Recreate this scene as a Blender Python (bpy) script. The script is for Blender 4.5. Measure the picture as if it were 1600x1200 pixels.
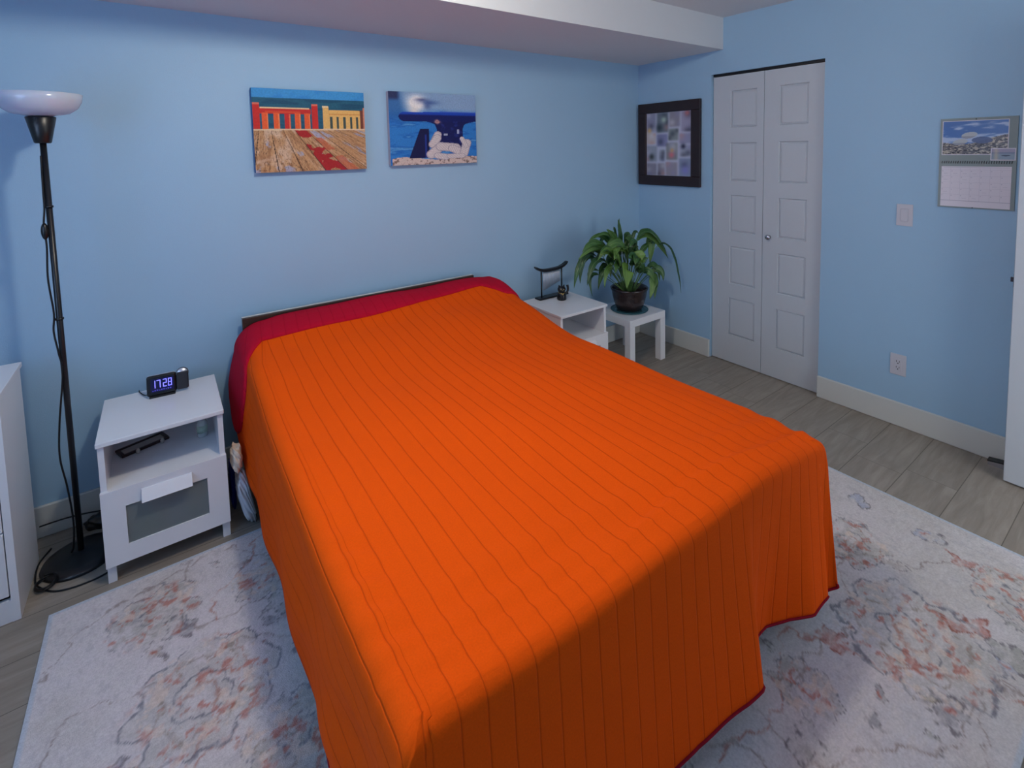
import bpy, bmesh, math, random
import numpy as np
from mathutils import Vector, Matrix
PI = math.pi
random.seed(4)
SC = bpy.context.scene
for _o in list(bpy.data.objects): bpy.data.objects.remove(_o)
COL = SC.collection

# ------------------------------------------------------------------ camera
cd = bpy.data.cameras.new('camera'); cam = bpy.data.objects.new('camera', cd); COL.objects.link(cam)
yaw, pit, rol = .6358, -.0761, -.0208
fwd = Vector((math.sin(yaw)*math.cos(pit), math.cos(yaw)*math.cos(pit), math.sin(pit)))
rt = Vector((math.cos(yaw), -math.sin(yaw), 0)); up = rt.cross(fwd)
r2 = rt*math.cos(rol)+up*math.sin(rol); u2 = -rt*math.sin(rol)+up*math.cos(rol)
cam.matrix_world = Matrix(((r2.x, u2.x, -fwd.x, -3.1462), (r2.y, u2.y, -fwd.y, -2.771), (r2.z, u2.z, -fwd.z, 1.5374), (0, 0, 0, 1)))
cd.sensor_fit = 'HORIZONTAL'; cd.sensor_width = 36; cd.lens = 785.6/1600*36
cd.shift_x = (800-828.97)/1600; cd.shift_y = -(600-292.8)/1600
cd.clip_start = .02
SC.camera = cam
# ------------------------------------------------------------------ view, world, lights
SC.view_settings.view_transform = 'Standard'; SC.view_settings.look = 'None'
SC.view_settings.gamma = 1; SC.view_settings.use_curve_mapping = False
SC.view_settings.exposure = -0.06
SC.cycles.use_denoising = True
SC.cycles.max_bounces = 10; SC.cycles.diffuse_bounces = 6
W = bpy.data.worlds.new('world'); SC.world = W; W.use_nodes = True
W.node_tree.nodes['Background'].inputs[0].default_value = (.8, .82, .85, 1)
W.node_tree.nodes['Background'].inputs[1].default_value = 3.6
def light(name, kind, loc, power, color, rot=(0, 0, 0), **k):
    l = bpy.data.lights.new(name, kind); l.energy = power; l.color = color
    for a, v in k.items(): setattr(l, a, v)
    o = bpy.data.objects.new(name, l); COL.objects.link(o); o.location = loc; o.rotation_euler = rot
    return o
light('ceiling_lamp_light', 'POINT', (-2.6, -1.58, 2.315), 43, (1, .925, .80), shadow_soft_size=.07)
light('blue_fill', 'AREA', (-4.40, -1.75, 1.45), 11, (.08, .38, 1), rot=(0, -PI/2, 0), shape='RECTANGLE', size=1.0, size_y=1.3)  # added blue fill from the left, set at an unseen window

# ------------------------------------------------------------------ materials
def lin(c):
    return tuple((x/255/12.92 if x/255 <= .04045 else ((x/255+.055)/1.055)**2.4) for x in c)
class NT:
    def __init__(s, name):
        s.m = bpy.data.materials.new(name); s.m.use_nodes = True; s.n = s.m.node_tree.nodes; s.l = s.m.node_tree.links
        s.b = s.n['Principled BSDF']
    def node(s, t, **k):
        n = s.n.new(t)
        for a, v in k.items(): setattr(n, a, v)
        return n
    def link(s, a, b): s.l.new(a, b)
def mat(name, rgb, rough=.5, spec=.5, metal=0., noise=0., nscale=20., bump=0., bscale=200., emit=None, trans=0., stretch=None):
    t = NT(name); b = t.b
    c = (*lin(rgb), 1)
    b.inputs['Base Color'].default_value = c
    b.inputs['Roughness'].default_value = rough; b.inputs['Metallic'].default_value = metal
    b.inputs['Specular IOR Level'].default_value = spec
    b.inputs['Transmission Weight'].default_value = trans
    tc = t.node('ShaderNodeTexCoord'); mp = t.node('ShaderNodeMapping'); t.link(tc.outputs['Object'], mp.inputs['Vector'])
    if stretch: mp.inputs['Scale'].default_value = stretch
    if noise:
        nz = t.node('ShaderNodeTexNoise'); nz.inputs['Scale'].default_value = nscale; nz.inputs['Detail'].default_value = 4
        t.link(mp.outputs[0], nz.inputs['Vector'])
        r = t.node('ShaderNodeMapRange'); r.inputs['To Min'].default_value = 1-noise; r.inputs['To Max'].default_value = 1+noise
        t.link(nz.outputs['Fac'], r.inputs['Value'])
        mx = t.node('ShaderNodeMix', data_type='RGBA', blend_type='MULTIPLY'); mx.inputs['Factor'].default_value = 1
        mx.inputs['A'].default_value = c; t.link(r.outputs[0], mx.inputs['B']); t.link(mx.outputs['Result'], b.inputs['Base Color'])
    if bump:
        nb = t.node('ShaderNodeTexNoise'); nb.inputs['Scale'].default_value = bscale; nb.inputs['Detail'].default_value = 3
        t.link(mp.outputs[0], nb.inputs['Vector'])
        bp = t.node('ShaderNodeBump'); bp.inputs['Strength'].default_value = bump; bp.inputs['Distance'].default_value = .002
        t.link(nb.outputs['Fac'], bp.inputs['Height']); t.link(bp.outputs[0], b.inputs['Normal'])
    if emit:
        b.inputs['Emission Color'].default_value = (*lin(emit[0]), 1); b.inputs['Emission Strength'].default_value = emit[1]
    return t.m
M = {}
M['wall'] = mat('wall_paint', (155, 189, 215), .55, .3, noise=.02, nscale=3, bump=.25, bscale=260)
M['ceil'] = mat('ceiling_paint', (210, 213, 216), .7, .2, noise=.01, bump=.2, bscale=200)
M['trim'] = mat('trim_paint', (202, 204, 200), .4, .4, noise=.01, bump=.05)
M['white'] = mat('white_laminate', (226, 228, 232), .3, .5, noise=.012, nscale=8, bump=.03)
M['door'] = mat('door_paint', (190, 196, 202), .4, .4, noise=.012, nscale=40, bump=.15, bscale=300, stretch=(1, 1, .15))
M['black'] = mat('black_plastic', (16, 16, 18), .35, .5, noise=.1, bump=.05)
M['blackmetal'] = mat('black_enamel', (20, 20, 23), .35, .5, noise=.1, bump=.05)
M['cable'] = mat('cable_rubber', (14, 15, 18), .5, .4, noise=.1)
M['chrome'] = mat('brushed_nickel', (190, 190, 196), .25, .5, metal=1, noise=.05, bump=.03)
M['silver'] = mat('silver_plastic', (196, 198, 206), .3, .5, metal=.6, noise=.03)
M['dark'] = mat('dark_void', (12, 12, 14), .9, .1, noise=.1)
M['lacq'] = mat('black_lacquer', (15, 17, 24), .3, .5, noise=.1, bump=.05)
M['gold'] = mat('gold_paint', (190, 160, 90), .3, .5, metal=.7, noise=.05)
M['head'] = mat('dark_walnut', (60, 42, 34), .35, .5, noise=.35, nscale=14, bump=.1, stretch=(1, 8, 8))
M['frame'] = mat('espresso_frame', (40, 24, 26), .4, .5, noise=.3, nscale=20, bump=.25, bscale=60)
M['mattress'] = mat('mattress_ticking', (222, 220, 214), .9, .1, noise=.03, bump=.3)
M['pot'] = mat('mottled_brown_glaze', (46, 32, 32), .25, .6, noise=.6, nscale=25, bump=.2, bscale=40)
M['soil'] = mat('potting_soil', (62, 44, 34), .95, .1, noise=.5, nscale=60, bump=1, bscale=90)
M['plate'] = mat('teal_glass', (60, 110, 122), .15, .6, noise=.05, trans=.35)
M['stem'] = mat('leaf_stalk', (84, 120, 62), .5, .4, noise=.2)
M['plate_w'] = mat('switch_plastic', (194, 194, 202), .35, .5, noise=.01)
M['slot'] = mat('socket_slot', (30, 28, 32), .6, .3, noise=.05)
M['bagw'] = mat('crumpled_white_film', (196, 204, 212), .3, .6, noise=.12, nscale=14, bump=.9, bscale=30)
M['plush'] = mat('cream_plush', (214, 204, 188), .95, .1, noise=.3, nscale=16, bump=1, bscale=120)
M['blue'] = mat('navy_cloth', (30, 40, 110), .8, .2, noise=.3, nscale=12, bump=.5)
M['bottle'] = mat('clear_bottle', (226, 232, 228), .2, .5, noise=.03, trans=.3)
M['label'] = mat('green_label', (170, 190, 174), .5, .3, noise=.3, nscale=60)
M['frost'] = mat('frosted_glass', (190, 204, 204), .32, .5, noise=.03, trans=.75, bump=.2, bscale=500)
M['back'] = mat('hardboard_white', (200, 200, 198), .6, .3, noise=.02)
M['green'] = mat('green_cloth', (110, 140, 90), .8, .2, noise=.2, nscale=20)
M['bluec'] = mat('blue_cloth', (80, 110, 170), .8, .2, noise=.2, nscale=20)
M['glassbowl'] = mat('opal_glass', (196, 198, 214), .15, .6, noise=.02, trans=.0)
M['glassbowl'].node_tree.nodes['Principled BSDF'].inputs['Subsurface Weight'].default_value = .3
M['fixture'] = mat('lit_opal', (255, 244, 228), .4, .4, noise=.01, emit=((255, 240, 220), 6))
M['lcd'] = mat('display_segments', (120, 120, 255), .4, .3, noise=.01, emit=((126, 122, 255), 1.6))
M['lcdback'] = mat('display_backlight', (12, 12, 40), .3, .5, noise=.02, emit=((30, 26, 120), .15))
M['lcddim'] = mat('display_small_segments', (60, 60, 140), .4, .3, noise=.01, emit=((80, 70, 190), .6))
M['card'] = mat('calendar_backing', (140, 152, 152), .6, .3, noise=.02)
M['paper'] = mat('calendar_paper', (222, 216, 224), .7, .2, noise=.015)
M['ink'] = mat('grey_ink', (188, 184, 196), .8, .1, noise=.02)
M['rope'] = mat('clear_plastic_clip', (190, 186, 176), .3, .5, noise=.02)

def leafmat():
    t = NT('spathe_leaf'); b = t.b
    tc = t.node('ShaderNodeTexCoord'); sp = t.node('ShaderNodeSeparateXYZ'); t.link(tc.outputs['UV'], sp.inputs[0])
    at = t.node('ShaderNodeAttribute', attribute_name='tone')
    nz = t.node('ShaderNodeTexNoise'); nz.inputs['Scale'].default_value = 30; t.link(tc.outputs['Object'], nz.inputs['Vector'])
    ad = t.node('ShaderNodeMath', operation='MULTIPLY_ADD'); t.link(nz.outputs['Fac'], ad.inputs[0]); ad.inputs[1].default_value = .3
    t.link(at.outputs['Fac'], ad.inputs[2])
    cr = t.node('ShaderNodeValToRGB'); e = cr.color_ramp.elements
    e[0].position = .1; e[0].color = (*lin((22, 54, 34)), 1); e[1].position = 1.1; e[1].color = (*lin((104, 140, 62)), 1)
    m_ = cr.color_ramp.elements.new(.6); m_.color = (*lin((50, 92, 44)), 1)
    t.link(ad.outputs[0], cr.inputs[0])
    # pale midrib
    ab = t.node('ShaderNodeMath', operation='SUBTRACT'); t.link(sp.outputs['X'], ab.inputs[0]); ab.inputs[1].default_value = .5
    a2 = t.node('ShaderNodeMath', operation='ABSOLUTE'); t.link(ab.outputs[0], a2.inputs[0])
    lt = t.node('ShaderNodeMath', operation='LESS_THAN'); t.link(a2.outputs[0], lt.inputs[0]); lt.inputs[1].default_value = .035
    ml = t.node('ShaderNodeMath', operation='MULTIPLY'); t.link(lt.outputs[0], ml.inputs[0]); ml.inputs[1].default_value = .5
    mx = t.node('ShaderNodeMix', data_type='RGBA'); t.link(ml.outputs[0], mx.inputs['Factor']); t.link(cr.outputs[0], mx.inputs['A'])
    mx.inputs['B'].default_value = (*lin((130, 160, 96)), 1); t.link(mx.outputs['Result'], b.inputs['Base Color'])
    b.inputs['Roughness'].default_value = .38
    return t.m
M['leaf'] = leafmat()

def clothmat(name, rgb, seam, spacing, off=0.):
    """quilted cotton: stitched channels every `spacing` metres of the cloth (UV in metres)"""
    t = NT(name); b = t.b
    uv = t.node('ShaderNodeUVMap'); sp = t.node('ShaderNodeSeparateXYZ'); t.link(uv.outputs[0], sp.inputs[0])
    nw = t.node('ShaderNodeTexNoise'); nw.inputs['Scale'].default_value = 5; t.link(uv.outputs[0], nw.inputs['Vector'])
    wob = t.node('ShaderNodeMath', operation='MULTIPLY_ADD'); t.link(nw.outputs['Fac'], wob.inputs[0]); wob.inputs[1].default_value = .006; t.link(sp.outputs['X'], wob.inputs[2])
    dv = t.node('ShaderNodeMath', operation='DIVIDE'); t.link(wob.outputs[0], dv.inputs[0]); dv.inputs[1].default_value = spacing
    ad = t.node('ShaderNodeMath', operation='ADD'); t.link(dv.outputs[0], ad.inputs[0]); ad.inputs[1].default_value = off
    pp = t.node('ShaderNodeMath', operation='PINGPONG'); t.link(ad.outputs[0], pp.inputs[0]); pp.inputs[1].default_value = .5
    r = t.node('ShaderNodeMapRange', interpolation_type='SMOOTHSTEP'); t.link(pp.outputs[0], r.inputs['Value']); r.inputs['From Min'].default_value = 0; r.inputs['From Max'].default_value = .07
    puff = t.node('ShaderNodeMath', operation='POWER'); t.link(pp.outputs[0], puff.inputs[0]); puff.inputs[1].default_value = .5
    h1 = t.node('ShaderNodeMath', operation='MULTIPLY_ADD'); t.link(r.outputs[0], h1.inputs[0]); h1.inputs[1].default_value = .55; 
    p2 = t.node('ShaderNodeMath', operation='MULTIPLY'); t.link(puff.outputs[0], p2.inputs[0]); p2.inputs[1].default_value = .25; t.link(p2.outputs[0], h1.inputs[2])
    mpn = t.node('ShaderNodeMapping'); t.link(uv.outputs[0], mpn.inputs['Vector']); mpn.inputs['Scale'].default_value = (1, 2.2, 1)
    n1 = t.node('ShaderNodeTexNoise'); n1.inputs['Scale'].default_value = 13; n1.inputs['Detail'].default_value = 5; t.link(mpn.outputs[0], n1.inputs['Vector'])
    h2 = t.node('ShaderNodeMath', operation='MULTIPLY_ADD'); t.link(n1.outputs['Fac'], h2.inputs[0]); h2.inputs[1].default_value = 1.1; t.link(h1.outputs[0], h2.inputs[2])
    n2 = t.node('ShaderNodeTexNoise'); n2.inputs['Scale'].default_value = 420; t.link(uv.outputs[0], n2.inputs['Vector'])
    h3 = t.node('ShaderNodeMath', operation='MULTIPLY_ADD'); t.link(n2.outputs['Fac'], h3.inputs[0]); h3.inputs[1].default_value = .12; t.link(h2.outputs[0], h3.inputs[2])
    bp = t.node('ShaderNodeBump'); bp.inputs['Strength'].default_value = .55; bp.inputs['Distance'].default_value = .005
    t.link(h3.outputs[0], bp.inputs['Height']); t.link(bp.outputs[0], b.inputs['Normal'])
    mx = t.node('ShaderNodeMix', data_type='RGBA')
    r2_ = t.node('ShaderNodeMapRange'); t.link(pp.outputs[0], r2_.inputs['Value']); r2_.inputs['From Min'].default_value = .008; r2_.inputs['From Max'].default_value = .03
    t.link(r2_.outputs[0], mx.inputs['Factor']); mx.inputs['A'].default_value = (*lin(seam), 1)
    n3 = t.node('ShaderNodeTexNoise'); n3.inputs['Scale'].default_value = 260; n3.inputs['Detail'].default_value = 3; t.link(uv.outputs[0], n3.inputs['Vector'])
    r3 = t.node('ShaderNodeMapRange'); t.link(n3.outputs['Fac'], r3.inputs['Value']); r3.inputs['To Min'].default_value = .88; r3.inputs['To Max'].default_value = 1.12
    m2 = t.node('ShaderNodeMix', data_type='RGBA', blend_type='MULTIPLY'); m2.inputs['Factor'].default_value = 1
    m2.inputs['A'].default_value = (*lin(rgb), 1); t.link(r3.outputs[0], m2.inputs['B'])
    t.link(m2.outputs['Result'], mx.inputs['B']); t.link(mx.outputs['Result'], b.inputs['Base Color'])
    b.inputs['Roughness'].default_value = .85; b.inputs['Specular IOR Level'].default_value = .08
    b.inputs['Sheen Weight'].default_value = .0
    return t.m
M['orange'] = clothmat('orange_quilted_cotton', (234, 84, 6), (208, 68, 5), .052)
M['red'] = clothmat('crimson_quilted_cotton', (184, 16, 46), (172, 14, 40), .052)
M['binding'] = mat('crimson_binding', (140, 12, 34), .85, .15, noise=.1, bump=.3)

def floormat():
    t = NT('grey_oak_planks'); b = t.b
    tc = t.node('ShaderNodeTexCoord'); sp = t.node('ShaderNodeSeparateXYZ'); t.link(tc.outputs['Object'], sp.inputs[0])
    # plank rows run along x, 0.19 wide in y
    a = t.node('ShaderNodeMath', operation='MULTIPLY_ADD'); t.link(sp.outputs['Y'], a.inputs[0]); a.inputs[1].default_value = 1/.19; a.inputs[2].default_value = 2.37/.19+20
    fl = t.node('ShaderNodeMath', operation='FLOOR'); t.link(a.outputs[0], fl.inputs[0])
    fr = t.node('ShaderNodeMath', operation='FRACT'); t.link(a.outputs[0], fr.inputs[0])
    wn = t.node('ShaderNodeTexWhiteNoise', noise_dimensions='1D'); t.link(fl.outputs[0], wn.inputs['W'])
    xo = t.node('ShaderNodeMath', operation='MULTIPLY_ADD'); t.link(wn.outputs['Value'], xo.inputs[0]); xo.inputs[1].default_value = 1.3; t.link(sp.outputs['X'], xo.inputs[2])
    xd = t.node('ShaderNodeMath', operation='DIVIDE'); t.link(xo.outputs[0], xd.inputs[0]); xd.inputs[1].default_value = 1.9
    xf = t.node('ShaderNodeMath', operation='FRACT'); t.link(xd.outputs[0], xf.inputs[0])
    xfl = t.node('ShaderNodeMath', operation='FLOOR'); t.link(xd.outputs[0], xfl.inputs[0])
    cb = t.node('ShaderNodeCombineXYZ'); t.link(fl.outputs[0], cb.inputs[0]); t.link(xfl.outputs[0], cb.inputs[1])
    w2 = t.node('ShaderNodeTexWhiteNoise', noise_dimensions='3D'); t.link(cb.outputs[0], w2.inputs['Vector'])
    # grain
    ao = t.node('ShaderNodeVectorMath', operation='MULTIPLY_ADD'); t.link(w2.outputs['Color'], ao.inputs[0]); ao.inputs[1].default_value = (5, 5, 5); t.link(tc.outputs['Object'], ao.inputs[2])
    mp = t.node('ShaderNodeMapping'); mp.inputs['Scale'].default_value = (1.2, 9, 1); t.link(ao.outputs[0], mp.inputs['Vector'])
    n = t.node('ShaderNodeTexNoise'); n.inputs['Scale'].default_value = 3.2; n.inputs['Detail'].default_value = 8; n.inputs['Roughness'].default_value = .62; n.inputs['Distortion'].default_value = .6
    t.link(mp.outputs[0], n.inputs['Vector'])
    cr = t.node('ShaderNodeValToRGB'); e = cr.color_ramp.elements
    e[0].position = .25; e[0].color = (*lin((128, 119, 108)), 1); e[1].position = .75; e[1].color = (*lin((162, 152, 140)), 1)
    k = cr.color_ramp.elements.new(.5); k.color = (*lin((145, 135, 123)), 1)
    t.link(n.outputs['Fac'], cr.inputs[0])
    r = t.node('ShaderNodeMapRange'); t.link(w2.outputs['Value'], r.inputs['Value']); r.inputs['To Min'].default_value = .95; r.inputs['To Max'].default_value = 1.04
    mx = t.node('ShaderNodeMix', data_type='RGBA', blend_type='MULTIPLY'); mx.inputs['Factor'].default_value = 1
    t.link(cr.outputs[0], mx.inputs['A']); t.link(r.outputs[0], mx.inputs['B'])
    # joints
    pa = t.node('ShaderNodeMath', operation='PINGPONG'); t.link(fr.outputs[0], pa.inputs[0]); pa.inputs[1].default_value = .5
    s1 = t.node('ShaderNodeMath', operation='LESS_THAN'); t.link(pa.outputs[0], s1.inputs[0]); s1.inputs[1].default_value = .008
    pb = t.node('ShaderNodeMath', operation='PINGPONG'); t.link(xf.outputs[0], pb.inputs[0]); pb.inputs[1].default_value = .5
    s2 = t.node('ShaderNodeMath', operation='LESS_THAN'); t.link(pb.outputs[0], s2.inputs[0]); s2.inputs[1].default_value = .0005
    s = t.node('ShaderNodeMath', operation='MAXIMUM'); t.link(s1.outputs[0], s.inputs[0]); t.link(s2.outputs[0], s.inputs[1])
    m3 = t.node('ShaderNodeMix', data_type='RGBA'); t.link(s.outputs[0], m3.inputs['Factor']); t.link(mx.outputs['Result'], m3.inputs['A']); m3.inputs['B'].default_value = (*lin((98, 90, 80)), 1)
    t.link(m3.outputs['Result'], b.inputs['Base Color'])
    b.inputs['Roughness'].default_value = .42; b.inputs['Specular IOR Level'].default_value = .4
    bp = t.node('ShaderNodeBump'); bp.inputs['Strength'].default_value = .15; bp.inputs['Distance'].default_value = .002
    t.link(n.outputs['Fac'], bp.inputs['Height']); t.link(bp.outputs[0], b.inputs['Normal'])
    return t.m
M['floor'] = floormat()

def attrmat(name, rough=.6, spec=.3, noise=0., nscale=300., bump=0., bscale=300.):
    t = NT(name); b = t.b
    at = t.node('ShaderNodeAttribute', attribute_name='pattern')
    tc = t.node('ShaderNodeTexCoord'); n = t.node('ShaderNodeTexNoise'); n.inputs['Scale'].default_value = nscale; n.inputs['Detail'].default_value = 4
    t.link(tc.outputs['Object'], n.inputs['Vector'])
    r = t.node('ShaderNodeMapRange'); t.link(n.outputs['Fac'], r.inputs['Value']); r.inputs['From Min'].default_value = .3; r.inputs['From Max'].default_value = .7
    r.inputs['To Min'].default_value = 1-noise; r.inputs['To Max'].default_value = 1+noise
    mx = t.node('ShaderNodeMix', data_type='RGBA', blend_type='MULTIPLY'); mx.inputs['Factor'].default_value = 1
    t.link(at.outputs['Color'], mx.inputs['A']); t.link(r.outputs[0], mx.inputs['B']); t.link(mx.outputs['Result'], b.inputs['Base Color'])
    b.inputs['Roughness'].default_value = rough; b.inputs['Specular IOR Level'].default_value = spec
    if bump:
        n2 = t.node('ShaderNodeTexNoise'); n2.inputs['Scale'].default_value = bscale; t.link(tc.outputs['Object'], n2.inputs['Vector'])
        bp = t.node('ShaderNodeBump'); bp.inputs['Strength'].default_value = bump; bp.inputs['Distance'].default_value = .003
        t.link(n2.outputs['Fac'], bp.inputs['Height']); t.link(bp.outputs[0], b.inputs['Normal'])
    return t.m
M['rug'] = attrmat('distressed_floral_rug', .95, .05, noise=.10, nscale=160, bump=.8, bscale=420)
M['print'] = attrmat('canvas_print', .6, .25, noise=.12, nscale=120, bump=.2, bscale=900)
M['photo'] = attrmat('printed_photo', .3, .4, noise=.03, nscale=200)

# ------------------------------------------------------------------ mesh helpers
def finish(name, bm, m, parent=None, smooth=False, loc=None):
    bmesh.ops.recalc_face_normals(bm, faces=bm.faces)
    me = bpy.data.meshes.new(name); bm.to_mesh(me); bm.free()
    ms = m if isinstance(m, (list, tuple)) else [m]
    for x in ms: me.materials.append(x)
    if smooth:
        for p in me.polygons: p.use_smooth = True
    o = bpy.data.objects.new(name, me); COL.objects.link(o)
    if parent: o.parent = parent
    if loc: o.location = loc
    return o
def tag(o, label=None, cat=None, group=None, kind=None):
    if label: o['label'] = label
    if cat: o['category'] = cat
    if group: o['group'] = group
    if kind: o['kind'] = kind
    return o
def thing(name, label, cat, loc=(0, 0, 0), rz=0, group=None):
    o = bpy.data.objects.new(name, None); COL.objects.link(o); o.location = loc; o.rotation_euler.z = rz; o.empty_display_size = .05
    return tag(o, label, cat, group)
def struct(name, bm, m, **k): return tag(finish(name, bm, m, **k), kind='structure')
def box(bm, x0, x1, y0, y1, z0, z1, bev=0., seg=2, mi=0):
    vs = [bm.verts.new(p) for p in ((x0, y0, z0), (x1, y0, z0), (x1, y1, z0), (x0, y1, z0), (x0, y0, z1), (x1, y0, z1), (x1, y1, z1), (x0, y1, z1))]
    fs = [bm.faces.new([vs[i] for i in q]) for q in ((3, 2, 1, 0), (4, 5, 6, 7), (0, 1, 5, 4), (1, 2, 6, 5), (2, 3, 7, 6), (3, 0, 4, 7))]
    for f in fs: f.material_index = mi
    if bev:
        es = list({e for f in fs for e in f.edges})
        bmesh.ops.bevel(bm, geom=es, offset=bev, segments=seg, affect='EDGES', profile=.5)
    return vs
def B(*a, **k):
    bm = bmesh.new(); box(bm, *a, **k); return bm
def tube(bm, pts, r, n=10, cap=True, mi=0):
    pts = [Vector(p) for p in pts]; rr = r if isinstance(r, (list, tuple)) else [r]*len(pts)
    rings = []; prev = None
    for i, p in enumerate(pts):
        d = (pts[min(i+1, len(pts)-1)]-pts[max(i-1, 0)]).normalized()
        if prev is None:
            a = Vector((0, 0, 1)) if abs(d.z) < .9 else Vector((1, 0, 0)); u = d.cross(a).normalized()
        else:
            u = (prev-d*prev.dot(d)).normalized()
        prev = u; v = d.cross(u)
        rings.append([bm.verts.new(p+(u*math.cos(2*PI*k/n)+v*math.sin(2*PI*k/n))*rr[i]) for k in range(n)])
    for a, b in zip(rings, rings[1:]):
        for k in range(n):
            f = bm.faces.new((a[k], a[(k+1) % n], b[(k+1) % n], b[k])); f.material_index = mi; f.smooth = True
    if cap:
        bm.faces.new(rings[0][::-1]).material_index = mi; bm.faces.new(rings[-1]).material_index = mi
def lathe(bm, prof, c=(0, 0, 0), n=40, axis='z', mi=0, cap=True):
    rings = []
    for r, h in prof:
        ring = []
        for k in range(n):
            a = 2*PI*k/n
            if axis == 'z': p = (c[0]+r*math.cos(a), c[1]+r*math.sin(a), c[2]+h)
            elif axis == 'y': p = (c[0]+r*math.cos(a), c[1]+h, c[2]+r*math.sin(a))
            else: p = (c[0]+h, c[1]+r*math.cos(a), c[2]+r*math.sin(a))
            ring.append(bm.verts.new(p))
        rings.append(ring)
    for a, b in zip(rings, rings[1:]):
        for k in range(n):
            f = bm.faces.new((a[k], a[(k+1) % n], b[(k+1) % n], b[k])); f.smooth = True; f.material_index = mi
    if cap:
        if prof[0][0] > 1e-5: bm.faces.new(rings[0][::-1]).material_index = mi
        if prof[-1][0] > 1e-5: bm.faces.new(rings[-1]).material_index = mi
def smooth_path(pts, n=10):
    P = [Vector(p) for p in pts]; P = [P[0]*2-P[1]]+P+[P[-1]*2-P[-2]]; out = []
    for i in range(1, len(P)-2):
        for k in range(n):
            t = k/n; a, b, c, d = P[i-1:i+3]
            out.append(.5*((2*b)+(c-a)*t+(2*a-5*b+4*c-d)*t*t+(3*b-a-3*c+d)*t**3))
    out.append(P[-2]); return out
def panel_frame(bm, axis, pos, a0, a1, z0, z1, w, d, out):
    """picture-frame style moulding lying in a plane; bars of width w and depth d"""
    for (p, q, r, s) in ((a0, a1, z0, z0+w), (a0, a1, z1-w, z1), (a0, a0+w, z0+w, z1-w), (a1-w, a1, z0+w, z1-w)):
        if axis == 'x': box(bm, min(pos, pos+out*d), max(pos, pos+out*d), p, q, r, s)
        else: box(bm, p, q, min(pos, pos+out*d), max(pos, pos+out*d), r, s)
def grid_colour(name, W_, H_, nx, ny, fn, m, parent=None):
    """flat picture surface in local x (0..W) / z (0..H), colours computed by fn(u,v)"""
    u, v = np.meshgrid(np.linspace(0, 1, nx), np.linspace(0, 1, ny))
    rgb = np.clip(fn(u, v), 0, 1)
    co = np.stack([u*W_, np.zeros_like(u), v*H_], -1).reshape(-1, 3)
    me = bpy.data.meshes.new(name)
    i = np.arange((ny-1)*(nx-1)); r, c = i//(nx-1), i % (nx-1); a = r*nx+c
    faces = np.stack([a, a+1, a+nx+1, a+nx], -1)
    me.from_pydata(co.tolist(), [], faces.tolist())
    at = me.color_attributes.new('pattern', 'FLOAT_COLOR', 'POINT')
    lc = np.where(rgb <= .04045, rgb/12.92, ((rgb+.055)/1.055)**2.4)
    at.data.foreach_set('color', np.concatenate([lc.reshape(-1, 3), np.ones((nx*ny, 1))], 1).astype(np.float32).ravel())
    me.materials.append(m)
    o = bpy.data.objects.new(name, me); COL.objects.link(o)
    if parent: o.parent = parent
    return o
# value noise in numpy
_rs = np.random.RandomState(7); _T = _rs.rand(256, 256)
def vn(x, y):
    xi = np.floor(x).astype(int); yi = np.floor(y).astype(int); fx = x-xi; fy = y-yi
    fx = fx*fx*(3-2*fx); fy = fy*fy*(3-2*fy)
    g = lambda a, b: _T[a & 255, b & 255]
    return (g(xi, yi)*(1-fx)+g(xi+1, yi)*fx)*(1-fy)+(g(xi, yi+1)*(1-fx)+g(xi+1, yi+1)*fx)*fy
def fbm(x, y, o=4):
    s = 0; a = .5; t = 0
    for k in range(o):
        s = s+a*vn(x*2**k+17*k, y*2**k+31*k); t += a; a *= .5
    return s/t
def sst(a, b, x):
    t = np.clip((x-a)/(b-a), 0, 1); return t*t*(3-2*t)
def mixc(c, col, m):
    return c*(1-m[..., None])+np.array(col)/255*m[..., None]

# ------------------------------------------------------------------ room shell
X0, Y0, ZC = -4.45, -3.12, 2.40
struct('floor', B(X0-.1, .9, Y0-1.2, .1, -.06, 0), M['floor'])
struct('ceiling', B(X0-.1, .9, Y0-1.2, .1, ZC, ZC+.08), M['ceil'])
struct('wall_back', B(X0-.1, .1, 0, .1, 0, ZC), M['wall'])
DY0, DY1, DH = -.665, -1.412, 2.028          # closet opening in the right wall
bm = bmesh.new()
box(bm, 0, .12, DY0, 0, 0, ZC); box(bm, 0, .12, DY1, DY0, DH, ZC); box(bm, 0, .12, Y0-.1, DY1, 0, ZC)
struct('wall_right', bm, M['wall'])
bm = bmesh.new()                                # dark closet behind the bifold door
box(bm, .70, .74, DY1-.1, DY0+.1, 0, ZC); box(bm, .12, .70, DY0+.06, DY0+.1, 0, ZC); box(bm, .12, .70, DY1-.1, DY1-.06, 0, ZC)
struct('wall_closet', bm, M['back'])
bm = bmesh.new()                                # left wall with an unseen window opening, added for the blue fill
box(bm, X0-.1, X0, Y0-.1, -2.45, 0, ZC); box(bm, X0-.1, X0, -1.05, 0, 0, ZC)
box(bm, X0-.1, X0, -2.45, -1.05, 0, .9); box(bm, X0-.1, X0, -2.45, -1.05, 2.0, ZC)
struct('wall_left', bm, M['wall'])
bm = bmesh.new(); panel_frame(bm, 'x', X0-.02, -2.45, -1.05, .9, 2.0, .06, .04, -1); box(bm, X0-.05, X0-.02, -1.77, -1.73, .96, 1.94)
wf = struct('added_window', bm, M['trim'])
bm = bmesh.new(); box(bm, X0-.04, X0-.036, -2.39, -1.11, .96, 1.94)
gl = mat('window_glass', (240, 245, 250), .02, .5, noise=.001, trans=1.)
finish('pane', bm, gl, wf)
DX0, DX1 = -.98, -.17                           # doorway in the wall behind the camera
bm = bmesh.new()
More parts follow.
